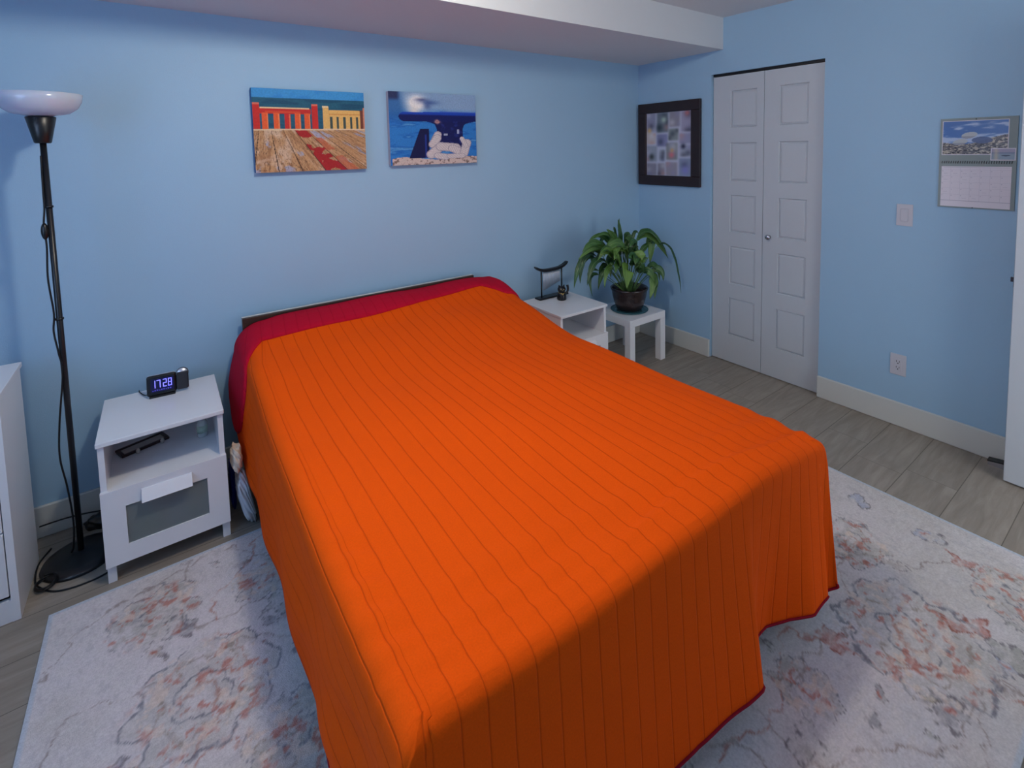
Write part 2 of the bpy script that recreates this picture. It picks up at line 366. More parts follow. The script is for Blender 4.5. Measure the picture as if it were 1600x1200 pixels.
box(bm, X0-.1, DX0, Y0-.1, Y0, 0, ZC); box(bm, DX1, .1, Y0-.1, Y0, 0, ZC); box(bm, DX0, DX1, Y0-.1, Y0, 2.05, ZC)
struct('wall_front', bm, M['wall'])
bm = bmesh.new()
box(bm, DX0-.07, DX0, Y0, Y0+.018, 0, 2.12); box(bm, DX1, DX1+.07, Y0, Y0+.018, 0, 2.12); box(bm, DX0, DX1, Y0, Y0+.018, 2.05, 2.12)
struct('trim_1', bm, M['trim'])
# dropped beam along the back wall
struct('ceiling_bulkhead', B(X0, 0, -.754, 0, 2.187, ZC), M['ceil'])
# baseboards
def bb(name, *a): struct(name, B(*a, bev=.003, seg=1), M['trim'])
bb('baseboard_back', X0, 0, -.015, 0, 0, .13)
bm = bmesh.new(); box(bm, -.015, 0, DY0, -.015, 0, .13, bev=.003, seg=1); box(bm, -.015, 0, Y0, DY1, 0, .13, bev=.003, seg=1)
struct('baseboard_right', bm, M['trim'])
bb('baseboard_left', X0, X0+.015, Y0, -.015, 0, .13)
bb('baseboard_front', X0+.015, DX0-.07, Y0, Y0+.015, 0, .13)

# bifold closet door: two leaves, five moulded panels each
def leaf_bm(y0, y1, py0, py1):
    bm = bmesh.new(); x = .022; T = .032
    zs = [(.205, .468), (.570, .835), (.935, 1.193), (1.29, 1.552), (1.655, 1.905)]
    z0, z1 = .006, 2.008
    # face plate as a grid with recessed panels
    ys = sorted([y0, y1, py0, py1]); zz = [z0]+[q for a in zs for q in a]+[z1]
    V = {(i, j): bm.verts.new((x, ys[i], zz[j])) for i in range(4) for j in range(len(zz))}
    for i in range(3):
        for j in range(len(zz)-1):
            f = bm.faces.new((V[i, j], V[i+1, j], V[i+1, j+1], V[i, j+1]))
            if i == 1 and j % 2 == 1: f.tag = True
    pf = [f for f in bm.faces if f.tag]
    for f in pf:
        r = bmesh.ops.inset_region(bm, faces=[f], thickness=.007, depth=0)
        bmesh.ops.translate(bm, verts=f.verts, vec=(.010, 0, 0))
        bmesh.ops.inset_region(bm, faces=[f], thickness=.016, depth=0)
        bmesh.ops.translate(bm, verts=f.verts, vec=(-.007, 0, 0))
    box(bm, x+.0125, x+T, ys[0], ys[-1], z0, z1)
    for a in (ys[0], ys[-1]):
        pass
    box(bm, x, x+.0125, ys[0]-.0008, ys[0], z0, z1); box(bm, x, x+.0125, ys[-1], ys[-1]+.0008, z0, z1)
    box(bm, x, x+.0125, ys[0], ys[-1], z0-.0008, z0); box(bm, x, x+.0125, ys[0], ys[-1], z1, z1+.0008)
    return bm
d1 = bpy.data.objects.new('door_1', None); COL.objects.link(d1); d1['kind'] = 'structure'; d1.location = (0, 0, 0)
o = finish('door_leaf', leaf_bm(-.670, -1.036, -.800, -.990), M['door'], d1)
o = finish('door_leaf', leaf_bm(-1.0405, -1.408, -1.138, -1.316), M['door'], d1)
bm = bmesh.new(); lathe(bm, [(0, -.034), (.010, -.0335), (.0155, -.029), (.017, -.023), (.014, -.017), (.007, -.013), (.006, -.003), (.011, 0), (0, 0)], (.022, -1.085, .935), 28, axis='x', cap=False)
tag(finish('door_knob', bm, M['chrome'], o, smooth=True), 'round brushed nickel knob')
finish('door_track', B(.02, .055, DY1+.004, DY0-.004, 2.0125, DH), M['black'], d1)

# open entry door standing against the right wall
d2 = bpy.data.objects.new('door_2', None); COL.objects.link(d2); d2['kind'] = 'structure'; d2.location = (-.15, -3.06, 0)
finish('door_slab', B(-.03, .005, .015, .775, .008, 2.03, bev=.002, seg=1), M['door'], d2)
bm = bmesh.new(); box(bm, -.022, -.004, .775, .777, .89, .95); box(bm, -.018, -.008, .775, .787, .913, .933)
tag(finish('latch', bm, mat('dark_bronze', (60, 62, 70), .35, .5, metal=.6, noise=.05), d2), 'small metal latch on the door edge')

# ------------------------------------------------------------------ ceiling lamp (above the picture)
cl = thing('ceiling_lamp', 'round flush ceiling lamp with opal glass above the bed', 'lamp', (-2.6, -1.58, ZC))
bm = bmesh.new(); lathe(bm, [(0, 0), (.10, 0), (.10, -.02), (0, -.02)], cap=False); finish('canopy', bm, M['white'], cl)

# ------------------------------------------------------------------ rug
RX0, RX1, RY0, RY1 = -3.535, -.685, -2.567, -.525
def rug_fn(u, v):
    x = RX0+u*(RX1-RX0); y = RY0+v*(RY1-RY0)
    n1 = fbm(x*3.1+5, y*3.1+9); n2 = fbm(x*14+3, y*14+1); n3 = fbm(x*60, y*60, 3)
    c = np.zeros(u.shape+(3,))+np.array((212, 206, 208))/255
    c = mixc(c, (196, 190, 184), sst(.45, .75, n1)*.7)
    c = mixc(c, (198, 200, 206), sst(.5, .8, fbm(x*4+40, y*4+3))*.6)
    wx = x+(fbm(x*22, y*22)-.5)*.065; wy = y+(fbm(x*22+50, y*22+20)-.5)*.065
    worn = sst(.36, .56, n2*.55+n3*.45)
    grey, sage, rust, taupe, olive, bluec = (126, 126, 134), (150, 150, 142), (184, 104, 88), (160, 148, 138), (166, 158, 130), (150, 162, 190)
    rs = np.random.RandomState(11)
    # vines
    for k in range(9):
        a = rs.uniform(0, PI); ox = rs.uniform(RX0, RX1); oy = rs.uniform(RY0, RY1)
        p = (wx-ox)*math.cos(a)+(wy-oy)*math.sin(a); q = -(wx-ox)*math.sin(a)+(wy-oy)*math.cos(a)
        d = np.abs(q-.13*np.sin(p*6.5+k)-.04*np.sin(p*17+k*2))
        c = mixc(c, (150, 136, 132) if k % 3 else (178, 124, 112), (1-sst(.0015, .006, d))*.75*sst(.2, .45, n2))
    # big rosettes
    big = [(-3.13, -1.13, .19), (-3.25, -.74, .13), (-1.36, -2.30, .21), (-2.90, -1.75, .2), (-2.35, -2.35, .2), (-1.1, -2.02, .13), (-2.55, -.62, .1), (-2.0, -2.5, .12), (-.93, -2.45, .12), (-1.78, -2.17, .09), (-1.2, -1.3, .2), (-.9, -.9, .15), (-2.93, -.80, .11), (-2.95, -1.40, .12)]
    for i, (cx, cy, R) in enumerate(big):
        dx, dy = wx-cx, wy-cy; r = np.hypot(dx, dy)/R; th = np.arctan2(dy, dx)+i
        pet = .78+.22*np.abs(np.cos(4*th)); lobes = r/pet
        c = mixc(c, sage if i % 2 else (172, 170, 164), (1-sst(.9, 1., lobes))*.42*worn)
        for rad, col, w in ((1., grey, .035), (.68, taupe, .03), (.40, grey, .03), (.2, (176, 140, 128), .05)):
            dd = np.abs(r-rad*(.8+.2*np.abs(np.cos((4 if rad > .5 else 3)*th+rad*3))))
            c = mixc(c, col, (1-sst(w*.4, w, dd))*.85*sst(.28, .48, n2))
        sp = sst(.61, .67, fbm(x*42+i*7, y*42))*(1-sst(.75, 1.05, r))
        c = mixc(c, rust, sp*.6)
        sp = sst(.6, .68, fbm(x*34+i*3+90, y*34))*(1-sst(.85, 1.1, r))
        c = mixc(c, (218, 202, 190), sp*.8)
    # small flowers and leaf sprays
    for k in range(230):
        cx = rs.uniform(RX0+.03, RX1-.03); cy = rs.uniform(RY0+.03, RY1-.03); R = rs.uniform(.018, .07); a = rs.uniform(0, PI)
        if any(math.hypot(cx-b[0], cy-b[1]) < b[2]*.9 for b in big): continue
        dx, dy = wx-cx, wy-cy; p = dx*math.cos(a)+dy*math.sin(a); q = (-dx*math.sin(a)+dy*math.cos(a))*1.7
        r = np.hypot(p, q)/R; th = np.arctan2(q, p)
        shp = r/(.55+.45*np.abs(np.cos(2.5*th+k)))
        col = (grey, sage, taupe, grey, olive, rust, sage, bluec, taupe, grey, sage)[k % 11]
        c = mixc(c, col, (1-sst(.8, 1.0, shp))*.5*worn)
        c = mixc(c, (118, 112, 116) if col != rust else (150, 80, 66), (1-sst(.05, .13, np.abs(shp-.95)))*.75*sst(.3, .45, n3))
        if k % 3 == 0: c = mixc(c, rust, (1-sst(.2, .4, r))*.7*worn)
    c = mixc(c, (214, 210, 208), sst(.5, .66, fbm(x*34, y*90, 3))*.45); c = mixc(c, (178, 174, 178), sst(.60, .74, fbm(x*80+9, y*38, 3))*.35)
    edge = np.minimum(np.minimum(x-RX0, RX1-x), np.minimum(y-RY0, RY1-y))
    c = mixc(c, (188, 196, 206), (1-sst(.008, .014, edge)))
    return c
rug = thing('area_rug', 'large cream rug with faded grey and rust floral pattern under the bed', 'rug', (RX0, RY0, 0))
pl = grid_colour('pile', RX1-RX0, RY1-RY0, 570, 410, rug_fn, M['rug'], rug); pl.rotation_euler.x = -PI/2+PI; 
pl.rotation_euler = (-PI/2, 0, 0); pl.scale = (1, 1, -1)
# bake the orientation into the mesh (x, y in the floor plane)
co = np.empty(len(pl.data.vertices)*3); pl.data.vertices.foreach_get('co', co); co = co.reshape(-1, 3)
co = np.stack([co[:, 0], co[:, 2], np.full(len(co), .0105)], -1); pl.data.vertices.foreach_set('co', co.ravel()); pl.rotation_euler = (0, 0, 0); pl.scale = (1, 1, 1)
finish('backing', B(0, RX1-RX0, 0, RY1-RY0, .0005, .0098), mat('rug_edge_binding', (186, 190, 196), .9, .1, noise=.05, bump=.3), rug)

# ------------------------------------------------------------------ bed
BX0, BX1, BYF, BYH = -2.905, -1.458, -2.085, -.10
bed = thing('bed', 'double bed with low dark wood headboard against the blue wall', 'bed', (-2.2, -1.08, 0))
def bl(a): a = list(a); return [a[0]+2.2, a[1]+2.2, a[2]+1.08, a[3]+1.08, a[4], a[5]]
finish('headboard', B(*bl((-2.873, -1.615, -.085, -.055, .12, .764)), bev=.002), M['head'], bed)
tag(finish('edge_highlight', B(*bl((-2.873, -1.615, -.073, -.055, .7642, .7668)), bev=.001, seg=1), M['trim'], bed), 'pale strip standing in for the highlight on the headboard top')  # pale strip stands in for light catching the headboard top
finish('mattress', B(*bl((-2.83, -1.56, -2.01, -.10, .33, .565)), bev=.05, seg=4), M['mattress'], bed)
finish('box_spring', B(*bl((-2.83, -1.56, -2.01, -.10, .15, .33)), bev=.01), M['mattress'], bed)
for sx in (-2.78, -1.61):
    for sy in (-1.95, -.17): finish('leg', B(*bl((sx-.025, sx+.025, sy-.025, sy+.025, 0.011 if sy < -.5 else 0, .15))), M['black'], bed)
def zlump(x, y):
    """height of the made-up bed top: pillows under the cover at the head, a slight crown"""
    t = 1/(1+math.exp((-.50-y)/-.10)) if True else 0
    s_ = lambda a, b, v: max(0, min(1, (v-a)/(b-a)))**2*(3-2*max(0, min(1, (v-a)/(b-a))))
    lx = max(0, min(1, (x+2.9)/1.25)); z = .628+(.064+.018*lx)*s_(-.95, -.28, y)+(.032+.026*lx)*s_(-.42, -.16, y)
    z -= .018*s_(-1.9, -2.05, y)*0
    z += .006*math.sin(x*5+1)*math.sin(y*4)+.003*math.sin(x*13+y*9)
    cx = (x-(-2.2))/.7; z -= .036*max(0, cx)**2.4
    z += .012*s_(-.6, -.2, y)*math.sin((x+2.9)*4.6)
    return z
def shape(x, y):  # in-plane point of the top
    return Vector((x, y, zlump(x, y)))
RL, RF, RR = .050, .036, .07
def build_cover(t0=0., off=0.):
    pass
S0, S1, T1 = 0., (BX1-BX0), (BYH-BYF)
NS, NTT, ND = 120, 150, 26
def hem_len(kind, q):
    """overhang length; q is x for the foot, y for the sides"""
    if kind == 'L':
        k = max(0, min(1, (q+.50)/.40)); return .515-.19*k**1.1
    if kind == 'R': return .425
    return .535+.006*math.sin(q*9)-.03*max(0, min(1, (q+1.62)/.15))
def prof(d, r):
    if d < r*PI/2: a = d/r; return r*math.sin(a)-r, r*(1-math.cos(a))
    return 0., r+(d-r*PI/2)
FX = (-2.95, -2.75, -2.45, -2.2, -2.02, -1.95, -1.92, -1.86, -1.78, -1.70, -1.62, -1.5)
FF = (.05, .04, .026, .026, .046, .048, .004, -.024, -.028, -.006, .032, .036)
def flareF(x):      # outward shift of the foot hem: gathered folds
    return float(np.interp(x, FX, FF))+.003*math.sin(x*25)
def flareL(y): return .012+.045*max(0, min(1, (y+.60)/.45))+.008*math.sin(y*14)*min(1, max(0, (-.5-y)*3))
def flareR(y): return -.01+.010*math.sin(y*10)
def pos(kind, q, d, off=0.):
    """q along the edge, d down over it"""
    if kind == 'L':
        y = q; H = hem_len('L', y); r = RL+.06*max(0, min(1, (y+.5)/.4)); o, dn = prof(d, r); k = max(0, dn-r)
        base = zlump(BX0+r*.7, y); kk = k/.45
        return Vector((BX0-o*0-(0)-(flareL(y)*min(1, kk*1.5)) - (o) - .004*math.sin(kk*9+y*3) - off, y, base-dn))
    if kind == 'R':
        y = q; r = RR; o, dn = prof(d, r); kk = max(0, dn-r)/.45
        return Vector((BX1+o+flareR(y)*kk+off, y, zlump(BX1-r*.7, y)-dn))
    x = q; r = RF; o, dn = prof(d, r); kk = max(0, dn-r)/.45
    return Vector((x, BYF-o-flareF(x)*kk**1.2-off, zlump(x, BYF+r)-dn))
def corner(side, ph, d, off=0.):
    """ph 0 at the side edge, 90 degrees at the foot"""
    r = (RL if side == 'L' else RR)*(1-ph/(PI/2))+RF*ph/(PI/2)
    o, dn = prof(d, r); kk = max(0, dn-r)/.45
    w = ph/(PI/2)
    fl = ((flareL(BYF) if side == 'L' else flareR(BYF))*(1-w)+flareF(BX0 if side == 'L' else BX1)*w)*kk**(1+.2*w)
    rc = .03
    bulge = (.10 if side == 'R' else .11)*math.sin(2*ph)**2*kk**1.1
    pin = -.02*math.sin(2*ph)**8*(1-kk) if side == 'L' else 0
    sgn = -1 if side == 'L' else 1
    cxn, cyn = (BX0+rc, BYF+rc) if side == 'L' else (BX1-rc, BYF+rc)
    rad = rc+o+fl+bulge+pin+off
    z = zlump(BX0+.04 if side == 'L' else BX1-.05, BYF+.04)-dn
    z -= .035*math.sin(2*ph)**2*min(1, kk)
    return Vector((cxn+sgn*rad*math.cos(ph), cyn-rad*math.sin(ph), z))
# top patch is inset by the edge radii so that the rounded edge starts there
def cover_mesh():
    bm = bmesh.new(); uvl = bm.loops.layers.uv.new('UVMap'); UV = {}
    def nv(p, uv):
        v = bm.verts.new(p); UV[v] = uv; return v
    rL = lambda y: RL+.06*max(0, min(1, (y+.5)/.4))
    # columns across: left strip (hem to top), top, right strip
    ys = [BYH+(BYF+.05-BYH)*j/NTT for j in range(NTT+1)]
    rc = .03
    ysL = [BYH+(BYF+rc-BYH)*j/NTT for j in range(NTT+1)]
    rows = []
    for j, y in enumerate(ysL):
        row = []
        H = hem_len('L', y)
        for i in range(ND+1):
            d = H*(1-i/ND); row.append(nv(pos('L', y, d), (-d, y)))
        r = rL(y); p0 = pos('L', y, 0)
        xa, xb = p0.x, BX1-RR
        za = p0.z; 
        for i in range(1, NS):
            u = i/NS; x = xa+(xb-xa)*u; z = zlump(x, y)
            wl = max(0, 1-(x-xa)/.06); z = z*(1-wl)+za*wl
            zb = pos('R', y, 0).z; wr = max(0, 1-(xb-x)/.06); z = z*(1-wr)+zb*wr
            wf = max(0, 1-(y-(BYF+RF))/.05) if y < BYF+RF+.05 else 0
            # foot rounding handled by tucking the last rows down along the arc
            if y < BYF+RF:
                a = min(1, (BYF+RF-y)/RF); z -= RF*(1-math.sqrt(max(0, 1-a*a)))
            row.append(nv((x, y, z), (x-BX0, y)))
        H = hem_len('R', y)
        for i in range(ND+1):
            d = H*i/ND; row.append(nv(pos('R', y, d), (S1+d-RR, y)))
        rows.append(row)
    for a, b in zip(rows, rows[1:]):
        for k in range(len(a)-1): bm.faces.new((a[k], a[k+1], b[k+1], b[k]))
    # foot strip hangs from the last row's top part
    last = rows[-1]; top = last[ND:ND+NS+1]
    a0 = math.acos(max(-1, min(1, 1-0)))
    aF = math.asin(min(1, (RF-rc)/RF)); dF0 = aF*RF     # arc already used up by the top patch
    HF = lambda x: hem_len('F', x)
    NF = 34; prevrow = top
    allrows = [top]
    for i in range(1, NF+1):
        row = []
        for k, v in enumerate(top):
            x = v.co.x; d = dF0+(HF(x)-dF0)*i/NF; p = pos('F', x, d)
            zoff = v.co.z-pos('F', x, dF0).z; p.z += zoff*max(0, 1-i/14)
            if abs(v.co.x-x) < 1: pass
            row.append(nv(p, (x-BX0, BYF-d)))
        allrows.append(row)
    for a, b in zip(allrows, allrows[1:]):
        for k in range(len(a)-1): bm.faces.new((a[k], a[k+1], b[k+1], b[k]))
    hemF = allrows[-1]
    # corner fans between the side strip's last column and the foot strip's first column
    fans = {}
    for side in 'LR':
        sidecol = (last[:ND+1][::-1] if side == 'L' else last[ND+NS:])      # from top edge to hem
        footcol = [r_[0] if side == 'L' else r_[-1] for r_ in allrows]
        NP = 30
        # resample foot column to ND+1 points
        fc = [footcol[round(i*NF/ND)] for i in range(ND+1)]
        cols = [sidecol]
        for a in range(1, NP):
            ph = PI/2*a/NP; w = a/NP; col = []
            for i in range(ND+1):
                ca, cb = sidecol[i].co, fc[i].co
                sgn = -1 if side == 'L' else 1
                # quarter-ellipse between the two columns, swelling into a hanging fold
                cx, cy = cb.x, ca.y
                rx = ca.x-cx; ry = cb.y-cy
                kk = max(0, i/ND-.12)/.88
                if side == 'R': sw = 1+.10*kk*math.sin(2*ph)**2
                else: sw = 1+.55*kk*math.sin(2*ph)**2
                ex = .48+.42*kk
                if side == 'L': sw += .16*math.exp(-((ph-.95)/.13)**2)*min(1, i/ND*4)*(1.2-i/ND)
                px = cx+rx*max(0, math.cos(ph))**ex*sw; py = cy+ry*max(0, math.sin(ph))**ex*sw
                pz = ca.z*(1-w)+cb.z*w-(.03 if side == 'L' else .012)*kk*math.sin(2*ph)**2
                px += sgn*.014*math.sin(ph*6+.5)*kk; py += -.014*math.sin(ph*7)*kk
                d_ = i/ND*.5; uu = (-d_*math.cos(ph)) if side == 'L' else (S1-RR+d_*math.cos(ph)); 
                col.append(nv((px, py, pz), (uu, BYF-d_*math.sin(ph))))
            cols.append(col)
        cols.append(fc)
        for a, b in zip(cols, cols[1:]):
            for i in range(ND):
                q = [a[i], a[i+1], b[i+1], b[i]]
                u = []
                for v in q:
                    if v not in u: u.append(v)
                if len(u) >= 3:
                    try: bm.faces.new(u)
                    except ValueError: pass
        fans[side] = [c[-1] for c in cols]
    hem = [r_[0] for r_ in rows]+fans['L'][1:-1]+hemF+fans['R'][::-1][1:-1]+[r_[-1] for r_ in rows][::-1]
    hem_pts = [v.co.copy() for v in hem]
    bm.verts.index_update()
    for f in bm.faces:
        f.smooth = True
        for l in f.loops: l[uvl].uv = UV[l.vert]
    head = [[v.co.copy() for v in row] for row in rows]; headuv = [[UV[v] for v in row] for row in rows]
    return bm, hem_pts, head, headuv, ysL
bm, hem_pts, head, headuv, ysL = cover_mesh()
# gentle wrinkles (cloth, not shade): low crumples near the foot edge, running across
for v in bm.verts:
    x, y, z = v.co
    if z > .5:
        w = math.exp(-((y+1.93)/.10)**2)
        v.co.z += .005*w*math.sin(y*60+x*6)*math.sin(x*3.1)+.006*math.exp(-((y+2.0+.02*math.sin(x*7))/.012)**2)-.004*math.exp(-((y+1.97+.02*math.sin(x*7))/.014)**2)
        w2 = math.exp(-((x+2.84)/.05)**2)*math.exp(-((y+1.75)/.3)**2)
        v.co.z += .004*w2*math.sin(y*70+x*40)
    elif x < -2.85:
        v.co.x -= .005*math.sin(z*38+y*16)*math.exp(-((y+1.7)/.4)**2)
spread = thing('bedspread', 'bright orange quilted bedspread hanging over the double bed', 'bedspread', (-2.2, -1.08, .62))
sh = Vector((2.2, 1.08, -.62))
for v in bm.verts: v.co += sh
bmesh.ops.recalc_face_normals(bm, faces=bm.faces)
cov = finish('quilted_cover', bm, M['orange'], spread, smooth=True)
md = cov.modifiers.new('thick', 'SOLIDIFY'); md.thickness = .006; md.offset = -1
# folded-back red reverse side at the head
bm = bmesh.new(); uvl = bm.loops.layers.uv.new('UVMap'); UV = {}
def fold_end(x, i, n):    # y where the turned-back band ends, by position across
    base = -.30-.012*math.sin((x+2.9)*5)
    if x > -2.1: base += .055*min(1, (x+2.1)/.45)
    if x > -1.66: base -= .10*min(1, (x+1.66)/.12)
    return base
ncol = len(head[0]); R2 = []
hy = [r_[0].y for r_ in head]
def sample(col, y):
    for j in range(len(head)-1):
        if head[j][col].y >= y >= head[j+1][col].y:
            t = (head[j][col].y-y)/(head[j][col].y-head[j+1][col].y+1e-9); return head[j][col].lerp(head[j+1][col], t)
    return head[-1][col].copy()
cols = []
for c_ in range(ncol):
    x = head[0][c_].x; top = ND <= c_ <= ND+NS
    dl = (ND-c_)/ND if c_ < ND else 0; dr = (c_-ND-NS)/ND if c_ > ND+NS else 0
    if c_ < ND: ye = fold_end(head[0][ND].x, 0, 0)-.20*math.sin(min(1, dl*2.2)*PI/2)*(1-dl)**.5+.03*dl**2
    elif c_ > ND+NS: ye = fold_end(-1.5, 0, 0)-.05*dr
    else: ye = fold_end(x, 0, 0)-(.10*max(0, 1-(x-head[0][ND].x)/.16)**2*0)
    col = []
    for k in range(19):
        t = k/18; y = BYH+.004+(ye-BYH)*t; p = sample(c_, min(BYH, y)) if y < BYH else head[0][c_].copy()
        if y > BYH: p.y = y
        # outward direction
        i0 = max(0, c_-1); i1 = min(ncol-1, c_+1); tx = sample(i1, min(y, BYH-.001))-sample(i0, min(y, BYH-.001)); nrm = Vector((-tx.z, 0, tx.x)); nrm.normalize()
        lift = .012 if k < 17 else (.010, .004)[k-17]
        col.append((p+nrm*lift, (x*0+headuv[0][c_][0], p.y)))
    cols.append(col)
VV = [[bm.verts.new(p+sh) for p, _ in col] for col in cols]
for a in range(ncol-1):
    for k in range(18):
        f = bm.faces.new((VV[a][k], VV[a+1][k], VV[a+1][k+1], VV[a][k+1])); f.smooth = True
        for l, (ii, jj) in zip(f.loops, ((a, k), (a+1, k), (a+1, k+1), (a, k+1))): l[uvl].uv = cols[ii][jj][1]
tag(finish('turned_back_edge', bm, M['red'], spread, smooth=True), 'crimson reverse side turned back at the head')
o = COL.objects['turned_back_edge']; md = o.modifiers.new('thick', 'SOLIDIFY'); md.thickness = .010; md.offset = -1
bm = bmesh.new(); tube(bm, [p+sh+Vector((.006 if p.x < -2.9 else 0, 0, .001)) for p in hem_pts[8:]], .0045, 6)
tag(finish('hem_binding', bm, M['binding'], spread), 'narrow crimson binding along the hem')

# ------------------------------------------------------------------ nightstands
def nightstand(x, y, label, full=True):
    W_, D, H = .39, .40, .53
    t = thing('nightstand', label, 'nightstand', (x, y, 0), group='white nightstands')
    finish('top_panel', B(0, W_, 0, D+.01, .514, H, bev=.0015, seg=1), M['white'], t)
    for a in (.004, W_-.022): finish('side_panel', B(a, a+.018, .012, D, .068, .514), M['white'], t)
    finish('back_panel', B(.022, W_-.022, D-.02, D-.012, .068, .514), M['white'], t)
    finish('shelf', B(.022, W_-.022, .012, D-.02, .325, .343), M['white'], t)
    finish('bottom_panel', B(.022, W_-.022, .012, D-.02, .070, .082), M['white'], t)
    for a in (.004, W_-.029):
        for b in (.012, D-.037): finish('leg', B(a, a+.025, b, b+.025, 0, .068), M['white'], t)
    # drawer front with a glazed opening
    bm = bmesh.new(); x0, x1, z0, z1 = .002, W_-.002, .066, .346
    box(bm, x0, x1, -.004, .012, z0, .130); box(bm, x0, x1, -.004, .012, .277, z1)
    box(bm, x0, .070, -.004, .012, .130, .277); box(bm, W_-.070, x1, -.004, .012, .130, .277)
    df = finish('drawer_front', bm, M['white'], t)
    finish('glass_panel', B(.070, W_-.070, .002, .006, .130, .277), M['frost'], df)
    bm = bmesh.new()
    pr_ = [[bm.verts.new((x_, y_, z_)) for y_, z_ in ((-.036, .283), (-.010, .321), (-.003, .321), (-.003, .318), (-.009, .318), (-.034, .281))] for x_ in (.118, .272)]
    for q in range(6): bm.faces.new((pr_[0][q], pr_[0][(q+1) % 6], pr_[1][(q+1) % 6], pr_[1][q]))
    bm.faces.new(pr_[0]); bm.faces.new(pr_[1][::-1])
    finish('handle', bm, M['white'], df)
    return t
nsl = nightstand(-3.388, -.485, 'white nightstand carrying a digital clock, left of the bed')
nsr = nightstand(-1.262, -.500, 'white nightstand right of the bed with a black cat figurine on top')
# things seen behind the glass of the left drawer
bm = bmesh.new(); lathe(bm, [(0, 0), (.05, .005), (.06, .03), (.045, .06), (.0, .07)], (0, 0, 0), 20, cap=False)
o = finish('folded_cloth', bm, M['green'], smooth=True, loc=(-3.265, -.415, .083)); o.scale = (.9, .9, 1.9)
tag(o, 'pale green bundle blurred behind the left half of the frosted drawer glass', 'cloth')
bm = bmesh.new(); lathe(bm, [(0, 0), (.05, .005), (.06, .03), (.045, .06), (.0, .07)], (0, 0, 0), 20, cap=False)
o = finish('folded_cloth', bm, M['bluec'], smooth=True, loc=(-3.165, -.415, .083)); o.scale = (.8, .9, 2.2)
tag(o, 'bluish bundle blurred behind the middle of the frosted drawer glass', 'cloth')
# small dark frame lying on the shelf
t = thing('photo_frame', 'small dark wooden photo frame lying in the open shelf of the left nightstand', 'photo frame', (-3.334, -.255, .3435), math.radians(20))
bm = bmesh.new(); w, d, h = .165, .075, .010
box(bm, 0, w, 0, .012, 0, h, bev=.002, seg=1); box(bm, 0, w, d-.012, d, 0, h, bev=.002, seg=1); box(bm, 0, .012, .012, d-.012, 0, h); box(bm, w-.012, w, .012, d-.012, 0, h)
finish('frame_border', bm, mat('dark_red_brown_wood', (44, 26, 26), .4, .5, noise=.3, bump=.1), t)
finish('glass', B(.012, w-.012, .012, d-.012, .002, .006), mat('picture_glass', (176, 172, 166), .1, .6, noise=.15, nscale=30), t)
for a in (.05, .135):
    bm = bmesh.new(); lathe(bm, [(0, 0), (.006, .001), (.007, .012), (.004, .02), (0, .021)], (a, -.010, 0), 14, cap=False); finish('clip', bm, M['rope'], t, smooth=True)
t = thing('spray_bottle', 'small clear bottle with white cap in the left nightstand shelf', 'bottle', (-3.065, -.26, .3435))
bm = bmesh.new(); lathe(bm, [(0, 0), (.018, 0), (.0195, .004), (.0195, .058), (.014, .068), (.010, .070), (0, .070)], n=28, cap=False); finish('bottle_body', bm, M['bottle'], t, smooth=True)
bm = bmesh.new(); lathe(bm, [(.0197, .018), (.0199, .018), (.0199, .05), (.0197, .05)], n=28, cap=False); finish('sticker', bm, M['label'], t)
bm = bmesh.new(); lathe(bm, [(0, .070), (.012, .070), (.012, .088), (.009, .096), (0, .098)], n=24, cap=False); finish('cap', bm, M['plate_w'], t, smooth=True)

# ------------------------------------------------------------------ alarm clock
ck = thing('alarm_clock', 'black digital projection clock showing 17:28 on the left nightstand', 'clock', (-3.245, -.190, .5375), math.radians(-5)); ck.scale = (1.04, 1.04, 1.04)
T = Matrix.Rotation(math.radians(-12), 4, 'X')      # leans back
def ctr(o): o.matrix_local = T; o.location.z = .002; return o
w1, hgt = .098, .080
ctr(finish('case', B(0, w1, .003, .026, 0, hgt, bev=.008, seg=3), M['black'], ck, smooth=False))
bm = bmesh.new(); box(bm, .001, w1-.0005, .0068, .024, -.0015, hgt+.0015, bev=.007, seg=3); ctr(tag(finish('silver_rim', bm, M['silver'], ck), 'thin silver rim'))
sc = ctr(finish('display', B(.014, w1-.008, .0015, .0031, .014, hgt-.014), M['lcdback'], ck))
SEG = {'1': 'bc', '7': 'abc', '2': 'abged', '8': 'abcdefg'}
def digit(bm, ch, x, z, w, h, t, y0, y1, sl=.0):
    for s_ in SEG[ch]:
        a = {'a': (x, x+w, z+h-t, z+h), 'g': (x, x+w, z+h/2-t/2, z+h/2+t/2), 'd': (x, x+w, z, z+t), 'f': (x, x+t, z+h/2, z+h), 'e': (x, x+t, z, z+h/2), 'b': (x+w-t, x+w, z+h/2, z+h), 'c': (x+w-t, x+w, z, z+h/2)}[s_]
        box(bm, a[0], a[1], y0, y1, a[2], a[3])
for q, ch in enumerate('1728'):
    bm = bmesh.new(); digit(bm, ch, .0175+q*.0168+(.0035 if q > 1 else 0), .030, .0125, .030, .0026, .0010, .0016)
    ctr(finish('digit', bm, M['lcd'], ck))
bm = bmesh.new()
for q in range(9): box(bm, .019+q*.0072, .0235+q*.0072, .0011, .0016, .0185, .0235 if q % 3 else .0215)
ctr(finish('date_row', bm, M['lcddim'], ck))
ctr(finish('speaker_panel', B(w1+.0005, w1+.042, .006, .026, .004, hgt-.004, bev=.006, seg=3), mat('dark_grey_plastic', (44, 44, 50), .5, .4, noise=.1, bump=.3), ck))
bm = bmesh.new(); lathe(bm, [(0, 0), (.019, 0), (.021, .003), (.021, .019), (.019, .022), (0, .022)], (w1+.021, 0.008, hgt-.013), 30, axis='y', cap=False)
